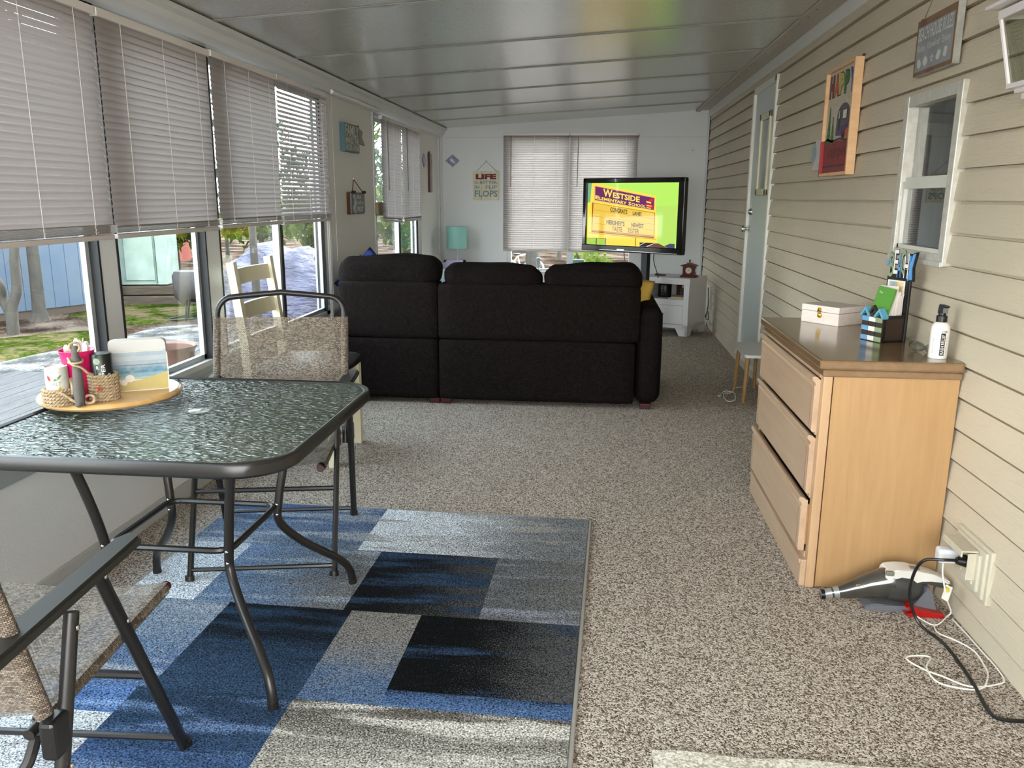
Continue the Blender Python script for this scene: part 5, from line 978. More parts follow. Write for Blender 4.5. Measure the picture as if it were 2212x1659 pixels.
t = thing('height_board', 'narrow vertical white board with dark red edge on the left wall near the corner', 'board', (XL, 8.84, 1.37)); mb = MB(); mb.boxb((0, 0, 0), (.022, .012, .405)); mb.build('red_edge', P('dark_red_edge', '5a2418', .6), t); mb = MB(); mb.boxb((0, .012, 0), (.024, .12, .40)); mb.build('board_face', P('pale_mottled_board', 'a8aaa2', .6, mottle=(30, '7c8480', .9)), t); mb = MB(); mb.ell((.012, .03, .412), (.008, .02, .012), 8, 5); mb.build('hanger', P('dark_red_edge', '5a2418', .6), t)
def tile(label, loc, axis):
    t = thing('ceramic_tile', label, 'tile', loc); a = .083; mb = MB()
    F = (lambda u, v, q: (u, -.008*q, v)) if axis == 'b' else (lambda u, v, q: (.008*q, u, v))
    mb.prism([(0, -a*.85), (a, 0), (0, a*.85), (-a, 0)], F); mb.build('tile_body', P('indigo_tile', '5a5e86', .3, mottle=(90, 'a2a6bc', .7)), t)
    mb = MB(); G = (lambda u, v, q: (u, -.008-.001*q, v)) if axis == 'b' else (lambda u, v, q: (.008+.001*q, u, v))
    mb.prism([(-.030, .012), (-.022, .024), (-.005, .022), (.012, .004), (.020, -.016), (.036, -.022), (.026, -.028), (.016, -.030), (.004, -.020), (-.012, -.012), (-.024, -.004)], G); mb.build('white_whale', P('tile_white', 'cfd2da', .3), t)
tile('indigo diamond tile with white whale on the back wall, left of the LIFE sign', (-1.64, YB-.001, 1.722), 'b'); tile('indigo diamond tile on the left wall beside the narrow red edged board', (XL+.001, 8.62, 1.69), 'l')
t = thing('life_sign', 'cream plank LIFE sign hanging on the back wall', 'sign', (-1.4095, YB-.014, 1.292))
mb = MB()
for k in range(3): mb.boxb((.0015+.1*k, -.006, 0), (.0985+.1*k, .010, .316), bev=.001)
mb.build('plank_board', P('cream_planks', 'cfc8b0', .7, mottle=(20, 'bdb498', .5)), t)
mb = MB(); mb.text('LIFE', (.035, -.0066, .228), (.232, 0, 0), (0, 0, .058), .06); mb.build('lettering', P('barn_red', '6e1a20', .7), t)
mb = MB(); mb.text('IS BETTER', (.022, -.0066, .176), (.258, 0, 0), (0, 0, .036), .02); mb.text('IN', (.022, -.0066, .124), (.052, 0, 0), (0, 0, .036), .02); mb.text('FLIP', (.148, -.0066, .124), (.130, 0, 0), (0, 0, .036), .02); mb.text('FLOPS', (.022, -.0066, .034), (.262, 0, 0), (0, 0, .074), .03); mb.build('lettering', P('slate_blue', '6d8890', .7), t)
mb = MB(); mb.tube([(.04, .0, .312), (.153, .008, .425), (.275, .0, .312)], .002, 5); mb.ell((.153, .006, .430), (.004, .006, .004), 6, 4); mb.build('hanging_wire', P('dark_wire', '3c3834', .5), t)
t = thing('nail', 'bare nail in the back wall to the right of the television top', 'nail', (1.016, YB-.012, 1.835)); mb = MB(); mb.cyl((0, 0, 0), (0, .011, -.002), .003, n=8); mb.ell((0, -.001, 0), (.006, .003, .006), 8, 5); mb.build('nail_body', STEEL, t)
# sill items on the back window
t = thing('canvas_print', 'small teal sea picture standing on the back window sill', 'picture', (-.200, YB-.012, BZ+.0005)); mb = MB(); mb.boxb((-.066, -.01, 0), (.066, .01, .135)); mb.build('frame', P('grey_white_frame', 'a8b0b0', .5), t); mb = MB(); 
for k, c in enumerate(('7c9a94', '5e847e', '47706c', '7a948a', '4c706c')): pass
mb.boxb((-.058, -.0112, .008), (.058, -.010, .127)); mb.build('sea_painting', P('teal_sea', '5e8a86', .6, mottle=(22, '86a49a', 1), stretch=(.3, 1, 3)), t)
t = thing('sailboat_ornament', 'tiny glass sailboat behind the small sea picture', 'ornament', (-.215, YB+.006, BZ+.0255)); mb = MB(); mb.prism([(-.04, .12), (.0, .20), (.035, .12)], lambda u, v, q: (u, -.002+.004*q, v)); mb.prism([(-.045, .0), (.04, .0), (.045, .11), (-.05, .11)], lambda u, v, q: (u, -.002+.004*q, v)); mb.build('glass_sail', glass('pale_glass', 'c8d4dc', 2.0, .1), t)
t = thing('solar_lantern', 'ribbed grey glass lantern on the back window sill', 'lantern', (-.655, YB-.012, BZ+.0005)); mb = MB(); mb.lathe([(0, 0), (.018, 0), (.018, .012), (.008, .02), (.012, .05), (.026, .10), (.030, .14), (.024, .15), (0, .15)], n=14); mb.build('lantern_body', P('smoked_glass', '8e959c', .3, trans=.35), t)

# ================================================================ RIGHT WALL DECORATION
def RW(y, z, d=0): return (XR-.016-d, y, z)
t = thing('camper_sign', 'framed HAPPY camper painting in raw pine on the siding', 'sign', (XR-.018, 4.335, 1.695))
PINE = wood('pine_frame', 'cfa274', 'ddb88c', (3, 3, 9), .55, .05); RD = P('painted_red', '9c1420', .35)
x0, x1 = -.040, .0; y0, y1, z0, z1 = -.245, .245, -.260, .260
mb = MB(); mb.boxb((x0, y0, z0), (x1, y0+.016, z1), bev=.001); mb.boxb((x0+.001, y0+.015, z1-.016), (x1, y1-.015, z1-.0005), bev=.001); mb.boxb((x0+.001, y0+.015, z0+.0005), (x1, y1-.015, z0+.016), bev=.001); mb.boxb((x0, y1-.016, -.082), (x1, y1, z1), bev=.001); fr = mb.build('frame', PINE, t)
mb = MB(); mb.boxb((x0, y1-.016, z0), (x1, y1, -.084), bev=.001); mb.build('red_frame_corner', RD, fr)
mb = MB(); mb.boxb((-.023, y0+.014, z0+.014), (-.006, y1-.014, z1-.014)); pn = mb.build('panel', P('painted_board', 'c0b6a2', .6, mottle=(50, 'b0a692', .6)), t)
PX = -.0235
def rpoly(mb, pts, lay=0): mb._f([mb.bm.verts.new((PX-.0005*lay, y1-.016-(y1-y0-.032)*u, z0+.016+(z1-z0-.032)*v)) for u, v in pts])
def rtext(mb, s_, u, v, du, dv, lay=1, bold=.02): mb.text(s_, (PX-.0005*lay, y1-.016-(y1-y0-.032)*u, z0+.016+(z1-z0-.032)*v), (0, -(y1-y0-.032)*du, 0), (0, 0, (z1-z0-.032)*dv), bold)
mb = MB(); cs = ['5e1c22', 'b84a1c', 'b8a43a', '2c6a2c', '1c4a9a']
for k, ch in enumerate('HAPPY'):
    mb.mi = k; rtext(mb, ch, .045+k*.185, .755+.0*k, .165, .205, 2, .07); mb.mi = 5; rtext(mb, ch, .038+k*.185, .745, .180, .225, 1, .10)
mb.build('lettering', [P('ink_'+c, c, .45) for c in cs]+[P('ink_black', '1c1a18', .5)], pn)
mb = MB(); mb.mi = 0; arc = [(.66+.24*math.cos(a), .52+.14*math.sin(a)) for a in [PI*k/14 for k in range(15)]]; rpoly(mb, [(.42, .40), (.90, .40)]+arc, 2); mb.mi = 1; rpoly(mb, [(.42, .36), (.86, .34), (.90, .44), (.90, .46), (.42, .44)], 3)
mb.mi = 2; rpoly(mb, [(.64, .50), (.80, .50), (.80, .60), (.64, .60)], 4); mb.mi = 3; rpoly(mb, [(.655, .51), (.785, .51), (.785, .59), (.655, .59)], 5)
mb.mi = 2; rpoly(mb, [(.48, .41), (.56, .41), (.56, .60), (.53, .62), (.48, .60)], 4); mb.mi = 4; rpoly(mb, [(.495, .52), (.545, .52), (.545, .60), (.495, .59)], 5); mb.mi = 5; rpoly(mb, [(.70+.055*math.cos(a), .345+.04*math.sin(a)) for a in [k*PI/6 for k in range(12)]], 5); mb.mi = 6; rpoly(mb, [(.84+.075*math.cos(a), .36+.055*math.sin(a)) for a in [k*PI/6 for k in range(12)]], 4)
mb.build('camper_painting', [P('ink_'+c, c, .45) for c in ('4c4a4a', '4a2a5c', '2a2226', 'd0c8bc', '9aa4ac', '241a20', 'b8542c')], pn)
mb = MB()
for cu_, b, h, ww in ((.14, .30, .34, .10), (.29, .30, .24, .085), (.96, .38, .36, .06)):
    for k in range(5): s_ = 1-k*.19; zz = b+h*k/5.2; rpoly(mb, [(cu_-ww*s_, zz), (cu_+ww*s_, zz), (cu_+.01, zz+h*.30), (cu_-.01, zz+h*.30)], 3+k*.1)
    rpoly(mb, [(cu_-.015, b-.05), (cu_+.015, b-.05), (cu_+.015, b), (cu_-.015, b)], 3)
mb.build('painted_pines', P('ink_green', '2f6a24', .5), pn)
mb = MB(); rpoly(mb, [(0, 0), (1, 0), (1, .30), (.8, .29), (.6, .31), (.3, .30), (.1, .33), (0, .30)], 2); mb.build('red_ground', P('brush_red', '8e1a24', .5, mottle=(12, '6e1420', .7)), pn)
mb = MB(); rtext(mb, 'camper', .18, .115, .72, .12, 3, .0); rpoly(mb, [(.0, .055), (1, .055), (1, .075), (0, .075)], 3); rpoly(mb, [(0, .30), (.1, .33), (.3, .30), (.6, .315), (.8, .29), (1, .30), (1, .325), (.8, .315), (.6, .335), (.3, .325), (.1, .355), (0, .33)], 3); mb.build('lettering', P('dark_brush', '3a1418', .5), pn)
mb = MB()
for k in range(26):
    u, v = random.uniform(.12, .9), random.uniform(.66, .73); rpoly(mb, [(u, v), (u+.012, v), (u+.006, v+.012)], 1)
mb.build('painted_dots', P('dot_brown', '7c4a3c', .5), pn); mb = MB(); mb.boxb((-.006, -.238, .26), (.004, -.225, .272)); mb.build('hook', BLACKP, t)
t = thing('wall_pennant', 'small white and pale blue swallowtail pieces half behind the HAPPY painting', 'plaque', (XR-.018, 4.70, 1.475))
mb = MB(); mb.prism([(-.09, .0), (.155, .0), (.075, .085), (.125, .16), (-.09, .15)], lambda u, v, q: (-.006*q, u, v)); mb.build('white_piece', P('pale_pink_white', 'cdc4c0', .6), t); mb = MB(); mb.prism([(.09, .02), (.185, .045), (.20, .11), (.15, .145), (.09, .13)], lambda u, v, q: (-.004*q, u, v)); mb.build('blue_piece', P('pale_blue_pattern', 'a4b4b6', .6, mottle=(40, '7c949a', .8)), t)
t = thing('rules_sign', 'grey Beach House Rules plank sign hanging at the top right of the siding', 'sign', (XR-.020, 3.205, 1.862)); ry = math.radians(2.2)
mb = MB(); mb.boxb((-.024, -.175, -.098), (.0, .175, .098), bev=.002); mb.build('board', P('weathered_white_edge', 'a9aaa2', .7, mottle=(20, '8c8a80', .7)), t); mb = MB(); mb.boxb((-.0252, -.1735, -.0965), (-.0240, .1735, .0965)); fc = mb.build('brown_border', P('stained_brown', '80644c', .7, mottle=(14, '6a4e38', .9)), t)
mb = MB(); mb.boxb((-.0258, -.160, -.082), (-.0250, .160, .072)); mb.build('grey_field', P('washed_grey', '8c8e90', .7, mottle=(16, '7c7e80', .8)), t)
mb = MB(); X_ = -.0264; mb.text('BEACH HOUSE RULES', (X_, .152, .022), (0, -.304, 0), (0, 0, .046), .015); mb.text('Relax  Unwind  Enjoy', (X_, .150, -.022), (0, -.296, 0), (0, 0, .030), -.005)
for k in range(5):
    cy = .122-.058*k; cz = -.056+.002*k
    if k == 2:
        for j in range(5): a = PI/2+j*2*PI/5; mb._f([mb.bm.verts.new((X_, cy-(math.cos(a)*r_), cz+math.sin(a)*r_)) for r_, a in ((.020, a), (.006, a+.8), (.006, a-.8))])
    else: mb._f([mb.bm.verts.new((X_, cy+.018*math.cos(a)*(1+.25*math.sin(2*a+k)), cz+.017*math.sin(a))) for a in [j*PI/8 for j in range(16)]])
mb.build('lettering', P('chalk_white', 'bcbeba', .7), t); mb = MB(); mb.tube([(-.010, .165, .10), (.002, .10, .20), (.006, .0, .30), (.002, -.10, .20), (-.010, -.165, .10)], .0018, 5); mb.build('hanging_cord', P('jute_cord', '7a6a50', .8), t); mb = MB(); mb.ell((-.014, .165, .098), (.006, .007, .009), 8, 5); mb.ell((-.014, -.165, .098), (.006, .007, .009), 8, 5); mb.build('cord_knot', P('rust_knot', '7a4c28', .8), t)
# coach lantern
t = thing('wall_lantern', 'white coach lantern with clear glass at the top right corner', 'wall lamp', (1.115, 2.325, 1.61)); LW = P('lantern_white', 'cfcac8', .3)
mb = MB(); T_, B_, zt, zb2 = .083, .054, .175, .0
for a in (-1, 1):
    for b in (-1, 1): mb.cyl((a*B_, b*B_, zb2), (a*T_, b*T_, zt), .0058, n=6)
for zz, rr_2 in ((zb2, B_), (zt, T_)):
    for a in (-1, 1): mb.box((a*rr_2, 0, zz), (.012, rr_2*2+.01, .012)); mb.box((0, a*rr_2, zz), (rr_2*2+.01, .012, .012))
mb.box((0, 0, -.010), (B_*1.7, B_*1.7, .018), bev=.004); mb.box((0, 0, -.026), (B_*1.2, B_*1.2, .018), bev=.004); mb.build('cage', LW, t)
mb = MB(); mb.box((0, 0, zt+.010), (T_*2+.012, T_*2+.012, .012), bev=.002); mb.box((0, 0, zt+.026), (T_*2+.062, T_*2+.062, .010), bev=.002)
def pyr(mb, r0, z0, r1, z1):
    A = [mb.bm.verts.new((a*r0, b*r0, z0)) for a, b in ((-1, -1), (1, -1), (1, 1), (-1, 1))]; B = [mb.bm.verts.new((a*r1, b*r1, z1)) for a, b in ((-1, -1), (1, -1), (1, 1), (-1, 1))]
    for k in range(4): mb._f([A[k], A[(k+1) % 4], B[(k+1) % 4], B[k]])
    mb._f(B); mb._f(A[::-1])
pyr(mb, T_+.005, zt+.031, .050, zt+.075); pyr(mb, .040, zt+.075, .012, zt+.120); mb.ell((0, 0, zt+.13), (.012, .012, .014), 10, 6); mb.build('roof', LW, t)
mb = MB()
for a in (-1, 1): mb.quad((a*(B_-.001), -B_, .004), (a*(B_-.001), B_, .004), (a*(T_-.001), T_, zt), (a*(T_-.001), -T_, zt)); mb.quad((-B_, a*(B_-.001), .004), (B_, a*(B_-.001), .004), (T_, a*(T_-.001), zt), (-T_, a*(T_-.001), zt))
mb.build('pane', glass('lantern_glass', 'e4e8e0', 1.6), t)
mb = MB(); mb.lathe([(0, .04), (.014, .04), (.016, .05), (.014, .07), (.026, .10), (.028, .118), (.02, .138), (0, .146)], n=20); mb.build('bulb', P('frosted_bulb', 'c9cac2', .3, trans=.3), t, True); mb = MB(); mb.cyl((0, 0, -.02), (0, 0, .05), .012, n=12); mb.tube(smoothpath([(0, 0, zt+.13), (.02, 0, zt+.16), (.06, 0, zt+.14), (.072, 0, zt+.05)], 5), .009, 8); mb.box((.066, 0, zt+.0), (.012, .09, .19), bev=.004); mb.build('arm', LW, t, True)

# ================================================================ OUTDOORS
G0 = -.30
mb = MB(); n = 46; V = []
mb.boxb((-26, -12, G0-.1), (16, 48, G0)); struct(mb.build('ground', ground_mat('leaf_litter', '261e19', '42352c', '5e5249', 16, 26)))
def blob(name, pts, z, mat, label, cat, seed=0):
    mb = MB(); q = smoothpath([(x, y, 0) for x, y in pts]+[(pts[0][0], pts[0][1], 0)], 5)[:-1]; q = [Vector((p.x+.22*noise.noise(p*1.3+Vector((seed, 0, 0))), p.y+.22*noise.noise(p*1.3+Vector((0, seed, 5))), 0)) for p in q]
    c = sum(q, Vector())/len(q); cv = mb.bm.verts.new((c.x, c.y, z)); vs = [mb.bm.verts.new((p.x, p.y, G0+.001)) for p in q]; vi = [mb.bm.verts.new((p.x*.94+c.x*.06, p.y*.94+c.y*.06, z)) for p in q]; L_ = len(q)
    for k in range(L_): mb._f([vs[k], vs[(k+1) % L_], vi[(k+1) % L_], vi[k]]); mb._f([vi[k], vi[(k+1) % L_], cv])
    return tag(mb.build(name, mat), label, cat, kind='stuff')
GRAV = ground_mat('pale_gravel', '403e3c', '5e5b58', '787572', 30, 34); MOSS = ground_mat('bright_moss', '1e260a', '343c14', '584a38', 24, 14)
blob('gravel_patch', [(-6.2, 6.2), (-5.7, 7.9), (-5.5, 9.0), (-5.3, 9.9), (-4.3, 10.2), (-2.2, 10.8), (-1.9, 8.5), (-1.9, 6.2)], G0+.012, GRAV, 'pale gravel patch around the fire pit outside the long window', 'gravel', 1)
blob('moss_patch', [(-8.6, 6.2), (-7.0, 8.2), (-6.2, 9.2), (-5.8, 9.0), (-5.9, 7.6), (-6.4, 6.3)], G0+.03, MOSS, 'green moss patch in front of the blue shed', 'moss', 2)
blob('moss_patch', [(-7.2, 10.4), (-7.3, 12.1), (-6.2, 12.6), (-5.3, 11.8), (-5.3, 10.5), (-6.0, 9.9)], G0+.03, MOSS, 'bright moss patch below the pale green cabinet', 'moss', 3)
blob('gravel_patch', [(-3.5, 11), (-3.4, 15), (-1, 15.5), (3, 15), (4, 11)], G0+.012, GRAV, 'sunlit gravel seen through the back window', 'gravel', 4)
# deck
t = thing('deck', 'weathered grey plank deck outside the left window', 'deck', (-3.2, 3.0, G0)); DK = wood('weathered_deck', '3a3838', '4c4a4a', (14, 1.2, 3), .8, 0)
for k in range(20):
    x = -1.93-k*.142; mb = MB(); mb.boxb((x-.136, -1.5, -.135), (x, 6.18+.02*math.sin(k*3), -.10), bev=.003); mb.build('plank', DK, t, w=True)
mb = MB(); mb.boxb((-4.72, -1.5, G0), (-4.68, 6.1, -.137)); mb.boxb((-4.7, 6.08, G0), (-1.93, 6.12, -.137)); mb.boxb((-1.97, -1.5, G0), (-1.93, 6.1, -.137)); mb.build('deck_skirt', DK, t, w=True)
# shed
A = Vector((-9.5, 5.9, 0)); Bv = Vector((-7.02, 11.55, 0)); dv = (Bv-A); Ls = dv.length; ang = math.atan2(dv.y, dv.x)
t = thing('shed', 'blue grey board shed outside the nearest left window', 'shed', (A.x, A.y, G0), ang)
SB = P('blue_grey_siding', '56616f', .7, spec=.1, mottle=(3, '606770', .8)); mb = MB(); nb = int(Ls/.205)
for k in range(nb): mb.boxb((k*Ls/nb+.004, -.012, .10), ((k+1)*Ls/nb-.004, .0, 2.5))
mb.boxb((0, 0, .10), (Ls, 3.0, 2.5)); mb.build('shed_wall', SB, t); mb = MB(); mb.boxb((-.0, .004, .0), (Ls, 2.9, .10)); mb.build('skid', P('dark_timber', '4a3c30', .8), t)
mb = MB(); mb.prism([(-.3, 2.45), (1.5, 3.3), (3.3, 2.45), (3.3, 2.52), (1.5, 3.4), (-.3, 2.52)], lambda u, v, q: (-.2+(Ls+.4)*q, u, v)); mb.build('roof', P('shingle_grey', '55524e', .9), t); mb = MB()
for k in range(nb+1): mb.boxb((k*Ls/nb-.004, -.006, .10), (k*Ls/nb+.004, -.002, 2.5))
mb.build('groove', P('groove_shadow', '4c5a70', .8), t)
# pale green cabinet on timbers
t = thing('garden_cabinet', 'pale green weathered cabinet standing on stacked timbers', 'cabinet', (-6.95, 12.15, .0), math.radians(14))
mb = MB(); mb.boxb((-.32, -.30, 0), (.40, .40, 1.95)); GC = P('chalky_green', '7e8c7e', .75, mottle=(5, '929c92', .8)); mb.build('cabinet_body', GC, t)
mb = MB(); mb.boxb((-.20, -.325, .06), (.22, -.30, 1.85), bev=.008); mb.boxb((.26, -.33, .0), (.40, -.30, 1.95)); mb.build('door_panel', GC, t); mb = MB(); mb.boxb((.235, -.322, .02), (.25, -.30, 1.9)); mb.build('door_gap', P('shadow_gap', '5a6a5c', .8), t)
TI = wood('old_timber', '3c332b', '544a3e', (1, 10, 10), .9, 0)
for k, (x, y, z, l, a, lab) in enumerate(((-6.75, 11.70, -.225, 1.5, 12, 'lowest front landscaping timber under the green cabinet'), (-6.35, 11.95, -.085, 1.7, 16, 'upper front landscaping timber under the green cabinet'), (-7.35, 11.85, -.225, .55, -30, 'short grey timber block left of the stacked timbers'), (-6.9, 12.3, -.065, 1.3, 14, 'timber directly carrying the green cabinet'), (-6.9, 12.3, -.21, 1.4, 14, 'lower back timber hidden under the green cabinet'), (-5.7, 13.0, -.10, 1.6, 20, 'far timber running right behind the covered grill'), (-5.5, 13.0, -.235, 1.7, 20, 'bottom far timber behind the covered grill'))):
    t = thing('landscape_timber', lab, 'timber', (x, y, z-.065 if False else z), math.radians(a), 'stacked garden timbers'); mb = MB(); mb.box((0, 0, 0), (l, .15 if k not in (3, 4) else .7, .13), bev=.015); mb.build('timber', TI, t)
# red building and lattice
t = thing('red_outbuilding', 'red wooden outbuilding behind the green cabinet', 'building', (-9.35, 15.4, G0), 0); mb = MB(); mb.boxb((-2.4, 0, .35), (1.15, .7, 2.6)); mb.build('wall', P('barn_red_siding', '7a3428', .8, mottle=(4, '86483a', .7)), t)
mb = MB(); mb.boxb((-.75, -.03, 1.0), (-.3, -.005, 1.7)); f = mb.build('window', WHITE, t); mb = MB(); mb.boxb((-.7, -.036, 1.05), (-.35, -.028, 1.65)); mb.build('pane', P('dark_window', '4a4a4c', .2), f); mb = MB(); mb.boxb((1.05, -.04, -.0), (1.18, .1, 2.6)); mb.build('corner_post', P('orange_post', 'c0603c', .7), t)
def lattice(label, x, y, z, w_, h_, rz=0):
    t = thing('lattice_panel', label, 'lattice', (x, y, z), rz); mb = MB(); n_ = int((w_+h_)/.13)
    for k in range(n_):
        for s_ in (1, -1):
            a = k*.13-h_; x0 = max(a, 0); z0 = x0-a; x1 = min(a+h_, w_); z1 = x1-a
            if x1 > x0: 
                if s_ == 1: mb.cyl((x0, 0, z0), (x1, 0, z1), .018, n=4)
                else: mb.cyl((x0, .02, h_-z0), (x1, .02, h_-z1), .018, n=4)
    mb.build('lattice_strips', WHITE, t)
lattice('white lattice skirt under the red outbuilding', -10.2, 15.3, G0, 2.1, .62); # covered grill
t = thing('covered_grill', 'grill under a brown weatherproof cover beside the gravel', 'grill', (-5.26, 10.35, G0), .3); mb = MB(); bm2 = mb.bm
prv = [(-.30, .92, .22), (.30, .95, .24), (.34, .62, .28), (-.32, .60, .27)]
rr0 = []
for z, a, b in ((.40, .16, .14), (.50, .24, .20), (.66, .26, .23), (.92, .25, .22), (1.0, .22, .18)):
    rr0.append([bm2.verts.new((a*math.copysign(abs(math.cos(q))**.5, math.cos(q))*(1+.06*math.sin(5*q+z*9)), b*math.copysign(abs(math.sin(q))**.5, math.sin(q))*(1+.07*math.cos(4*q+z*7)), z+(.06*math.sin(3*q) if z < .45 else 0))) for q in [k*PI/12 for k in range(24)]])
for a_, b_ in zip(rr0, rr0[1:]):
    for k in range(24): mb._f([a_[k], a_[(k+1) % 24], b_[(k+1) % 24], b_[k]])
mb._f(rr0[-1]); mb.build('grill_cover', P('taupe_cover', '2c2725', .7, mottle=(4, '38322f', .8)), t, True)
mb = MB(); 
for a in (-.14, .14): mb.cyl((a, -.05, 0), (a*.7, -.03, .5), .012, n=8)
mb.cyl((-.14, .12, 0), (-.08, .08, .5), .012, n=8); mb.cyl((-.42, -.08, .03), (.16, .02, .05), .014, n=8); mb.cyl((-.42, -.08, .03), (-.05, .25, .12), .012, n=8); mb.build('stand', P('dark_iron', '2c2c30', .5, .5), t); t.scale = (1, 1, .66)
# fire pit
t = thing('fire_pit', 'rusty round steel fire ring on the gravel', 'fire pit', (-3.86, 6.98, G0+.012)); mb = MB(); mb.lathe([(.235, 0), (.232, .10), (.235, .22), (.262, .27), (.262, .282), (.225, .262), (.218, .20), (.218, .01)], n=40, caps=False); mb.build('ring', P('rusted_steel', '563c30', .6, .2, mottle=(5, '6a4c40', .9)), t, True)
mb = MB(); mb.lathe([(0, .03), (.12, .04), (.219, .02)], n=24, caps=False); mb.build('ash', P('charcoal_ash', '2a2a2e', .9, mottle=(20, '55555a', .8)), t, True); mb = MB(); mb.ell((-.05, .03, .07), (.05, .04, .035), 10, 7, wob=.4); mb.build('charred_rock', P('pale_rock', '8c8680', .9), t, True)
# tarp covered mound
t = thing('tarp_mound', 'large humped heap under a purple grey tarp', 'tarp', (-4.22, 10.75, G0)); mb = MB(); mb.ell((-.06, 0, .0), (.84, .7, 1.0), 48, 32, wob=.16, seed=4)
for v in mb.bm.verts: v.co.z = max(v.co.z, 0.0); v.co.x += .03*noise.noise(Vector((v.co.x*3, v.co.y*3, v.co.z*9)))
mb.build('tarp', P('purple_grey_tarp', '454150', .6, mottle=(7, '54505e', .7), bump=(9, .9, .05), stretch=(1, 1, 2.5)), t, True)
# trees
random.seed(11)
BARK = P('grey_bark', '453f36', .9, mottle=(14, '342e28', .8), bump=(30, .6, .01), stretch=(1, 1, .4)); BARK2 = P('brown_bark', '4a3a30', .9, mottle=(14, '362a24', .8), bump=(30, .6, .01), stretch=(1, 1, .4))
def leaves(c, r, n_, size, seed, flat=1.0):
    rnd = random.Random(seed); mb = MB()
    for k in range(n_):
        while True:
            p = Vector((rnd.uniform(-1, 1), rnd.uniform(-1, 1), rnd.uniform(-1, 1)))
            if p.length < 1 and (p.length > .45 or rnd.random() < .3) and noise.noise(p*2.2+Vector((seed, 0, 0))) > -.18: break
        p = Vector((p.x*r[0], p.y*r[1], p.z*r[2]))+Vector(c); R = Matrix.Rotation(rnd.uniform(0, 6.28), 3, 'Z') @ Matrix.Rotation(rnd.uniform(-1.2, 1.2), 3, 'X'); s_ = size*rnd.uniform(.6, 1.3)
        a = [p+R @ Vector(q) for q in ((0, -s_, 0), (s_*.5, 0, .15*s_), (0, s_, 0), (-s_*.5, 0, .15*s_))]; mb.quad(*a)
    return mb
LV = [leaf_mat('leaf_olive', '2c4018', '4c6226'), leaf_mat('leaf_lime', '42581a', '6c7a34'), leaf_mat('leaf_deep', '1a2e1e', '344c30')]
def tree(label, x, y, h, r, crown, nl, kind=0, bark=None, lean=0, group='trees beyond the windows', size=.10, cz=None):
    t = thing('tree', label, 'tree', (x, y, G0), 0, None if group is None else group); mb = MB(); q = smoothpath([(0, 0, -.02), (.01, 0, h*.1), (lean*.3, .02, h*.35), (lean*.7, -.03, h*.7), (lean, 0, h)], 4); L_ = len(q)
    mb.tube(q, [r*(1.7 if k == 0 else 1.3 if k == 1 else 1.05-.6*k/L_) for k in range(L_)], 12); mb.build('trunk', bark or BARK, t, True)
    if crown:
        zc = cz if cz else h+crown*.25; leaves((lean, 0, zc), (crown, crown, crown*.85), nl, size, int(x*10+y*7)).build('crown', LV[kind], t)
    return t
tree('smooth grey trunk in front of the blue shed', -7.28, 10.05, 4.6, .085, .9, 350, 0, group=None)
t = thing('forked_tree', 'young forked grey tree at the far left in front of the blue shed', 'tree', (-6.86, 8.98, G0))
for pts_ in ([(0, 0, 0), (-.05, .05, .25), (-.12, .05, .42), (-.10, 0, .60), (-.28, 0, .85), (-.45, 0, 1.4), (-.7, 0, 2.6)], [(0, 0, 0), (.02, 0, .30), (.10, .02, .55), (.13, .0, .9), (.20, .0, 1.3), (.22, .05, 2.0), (.30, 0, 3.0)]):
    mb = MB(); q = smoothpath(pts_, 5); mb.tube(q, [.068-.034*k/len(q) for k in range(len(q))], 10); mb.build('trunk', BARK, t, True)
leaves((-.1, 0, 3.2), (.8, .5, .6), 300, .09, 3).build('crown', LV[0], t)
tree('slim trunk in front of the tarp covered heap, seen over the cream chair', -3.98, 9.3, 3.6, .055, .9, 300, 1, BARK, group=None)
tree('reddish trunk right of the tarp covered heap', -4.02, 11.9, 4.5, .085, 1.0, 350, 1, BARK2, group=None)
i = 0
for x, y, h, cz_, cr2, k in ((-5.9, 14.2, 1.6, 1.3, .75, 1), (-7.35, 13.9, 1.4, 1.15, .55, 1), (-4.45, 13.3, 1.5, 1.2, .62, 1), (-3.1, 13.9, 1.6, 1.3, .75, 1), (-2.3, 12.2, 1.3, 1.0, .5, 1), (-3.2, 17.2, 2.6, 1.6, 1.3, 0), (-9.6, 20.8, 4, 2.6, 2.0, 2), (-5.9, 18.6, 3, 1.9, 1.35, 2), (-13.6, 18, 5, 3.0, 2.1, 0), (-16.0, 12.5, 5, 3.0, 2.0, 0), (-1.0, 22.5, 5, 3.0, 2.0, 0), (3.4, 24.5, 6, 3.6, 2.3, 0), (-14.5, 7.2, 5, 4.4, 1.8, 0), (8.0, 19, 6, 4.4, 2.4, 0), (-5.6, 23, 5, 3.2, 2.2, 0)):
    tree(['dense mid green tree in the background beyond the yard', 'lime green sunlit bushy tree beyond the yard', 'deep green tree far behind the red outbuilding'][k], x, y, h, .06, cr2, 900, k, BARK2 if i % 2 else BARK, random.uniform(-.1, .1), size=.09+.02*cr2, cz=cz_); i += 1
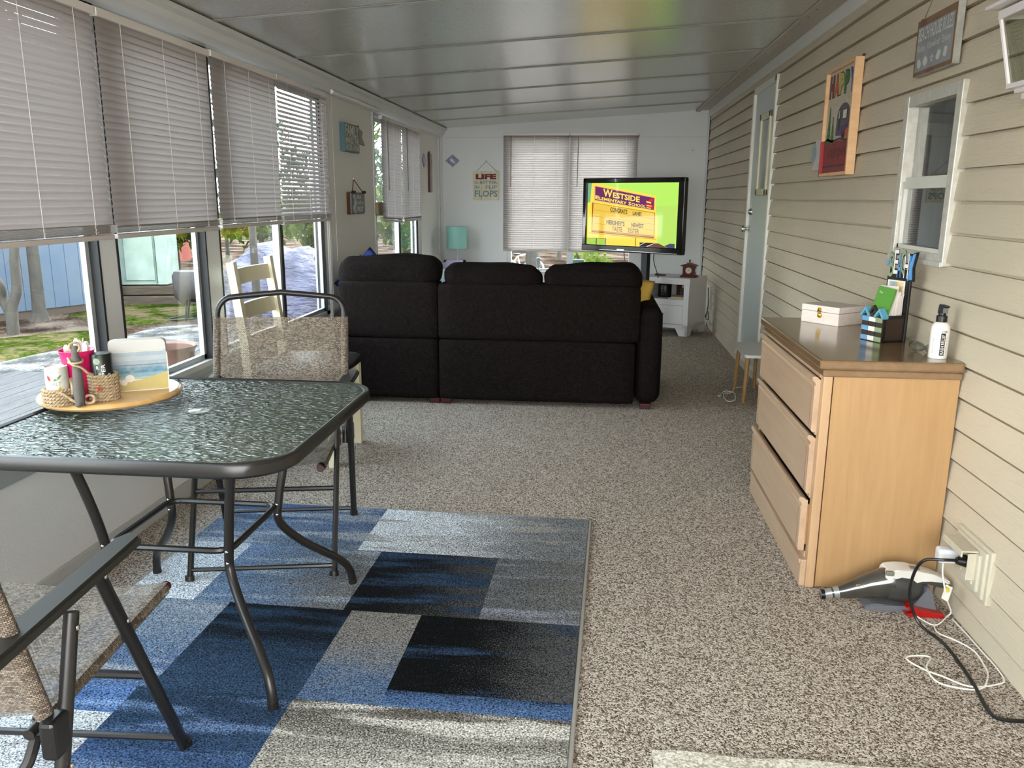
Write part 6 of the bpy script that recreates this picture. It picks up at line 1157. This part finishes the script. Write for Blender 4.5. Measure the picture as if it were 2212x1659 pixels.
# tall trees whose crowns dapple the yard
tree('tall shade tree out in the yard past the tarp covered heap', -4.6, 15.4, 6.4, .10, 1.5, 700, 0, BARK, .0, group=None, size=.17, cz=6.2)
tree('tall shade tree past the back wall, out over the gravel', -1.0, 12.9, 7.2, .12, 1.9, 800, 0, BARK, .0, group=None, size=.17, cz=6.4)
t = thing('yard_bush', 'small leafy bush seen through the back window under the television', 'bush', (-.05, 14.2, G0)); leaves((0, 0, .45), (.42, .4, .42), 380, .06, 8).build('foliage', LV[1], t); mb = MB(); mb.cyl((0, 0, 0), (0, 0, .4), .02, n=6); mb.build('stem', BARK2, t)
# bicycle
t = thing('bicycle', 'white framed childrens bicycle parked outside the back window', 'bicycle', (-1.50, 16.9, G0), .25); TIRE = P('grey_tire', 'a8a6a2', .6)
for wx in (-.27, .27):
    mb = MB(); mb.tube([(wx+.17*math.cos(a), 0, .19+.17*math.sin(a)) for a in [k*PI/14 for k in range(28)]], .022, 8, closed=True); wh = mb.build('wheel', TIRE, t, True); mb = MB()
    for k in range(9): a = k*PI/9; mb.cyl((wx+.16*math.cos(a), 0, .19+.16*math.sin(a)), (wx-.16*math.cos(a), 0, .19-.16*math.sin(a)), .003, n=4)
    mb.ell((wx, 0, .19), (.02, .03, .02), 8, 5); mb.build('spokes', STEEL, wh)
mb = MB(); fp = {'r': (-.27, 0, .19), 'f': (.27, 0, .19), 'b': (-.03, 0, .17), 's': (-.10, 0, .46), 'h': (.20, 0, .50)}
for a, b in (('r', 'b'), ('r', 's'), ('b', 's'), ('b', 'h'), ('s', 'h'), ('h', 'f')): mb.cyl(fp[a], fp[b], .014, n=8)
mb.cyl((.20, 0, .50), (.17, 0, .60), .012, n=8); mb.cyl((.17, -.16, .60), (.17, .16, .60), .010, n=8); mb.build('bicycle_frame', WHITE, t); mb = MB(); mb.ell((-.12, 0, .49), (.08, .05, .025), 10, 6); mb.build('saddle', BLACKP, t)
t = thing('red_bin', 'red plastic bin beside the bicycle', 'bin', (-2.25, 16.7, G0)); mb = MB(); mb.prism([(-.14, 0), (.14, 0), (.17, .50), (-.17, .50)], lambda u, v, q: (u, -.15+.3*q, v)); mb.box((0, 0, .51), (.38, .34, .03)); mb.build('bin_body', P('bright_red_plastic', 'c0302a', .4), t)
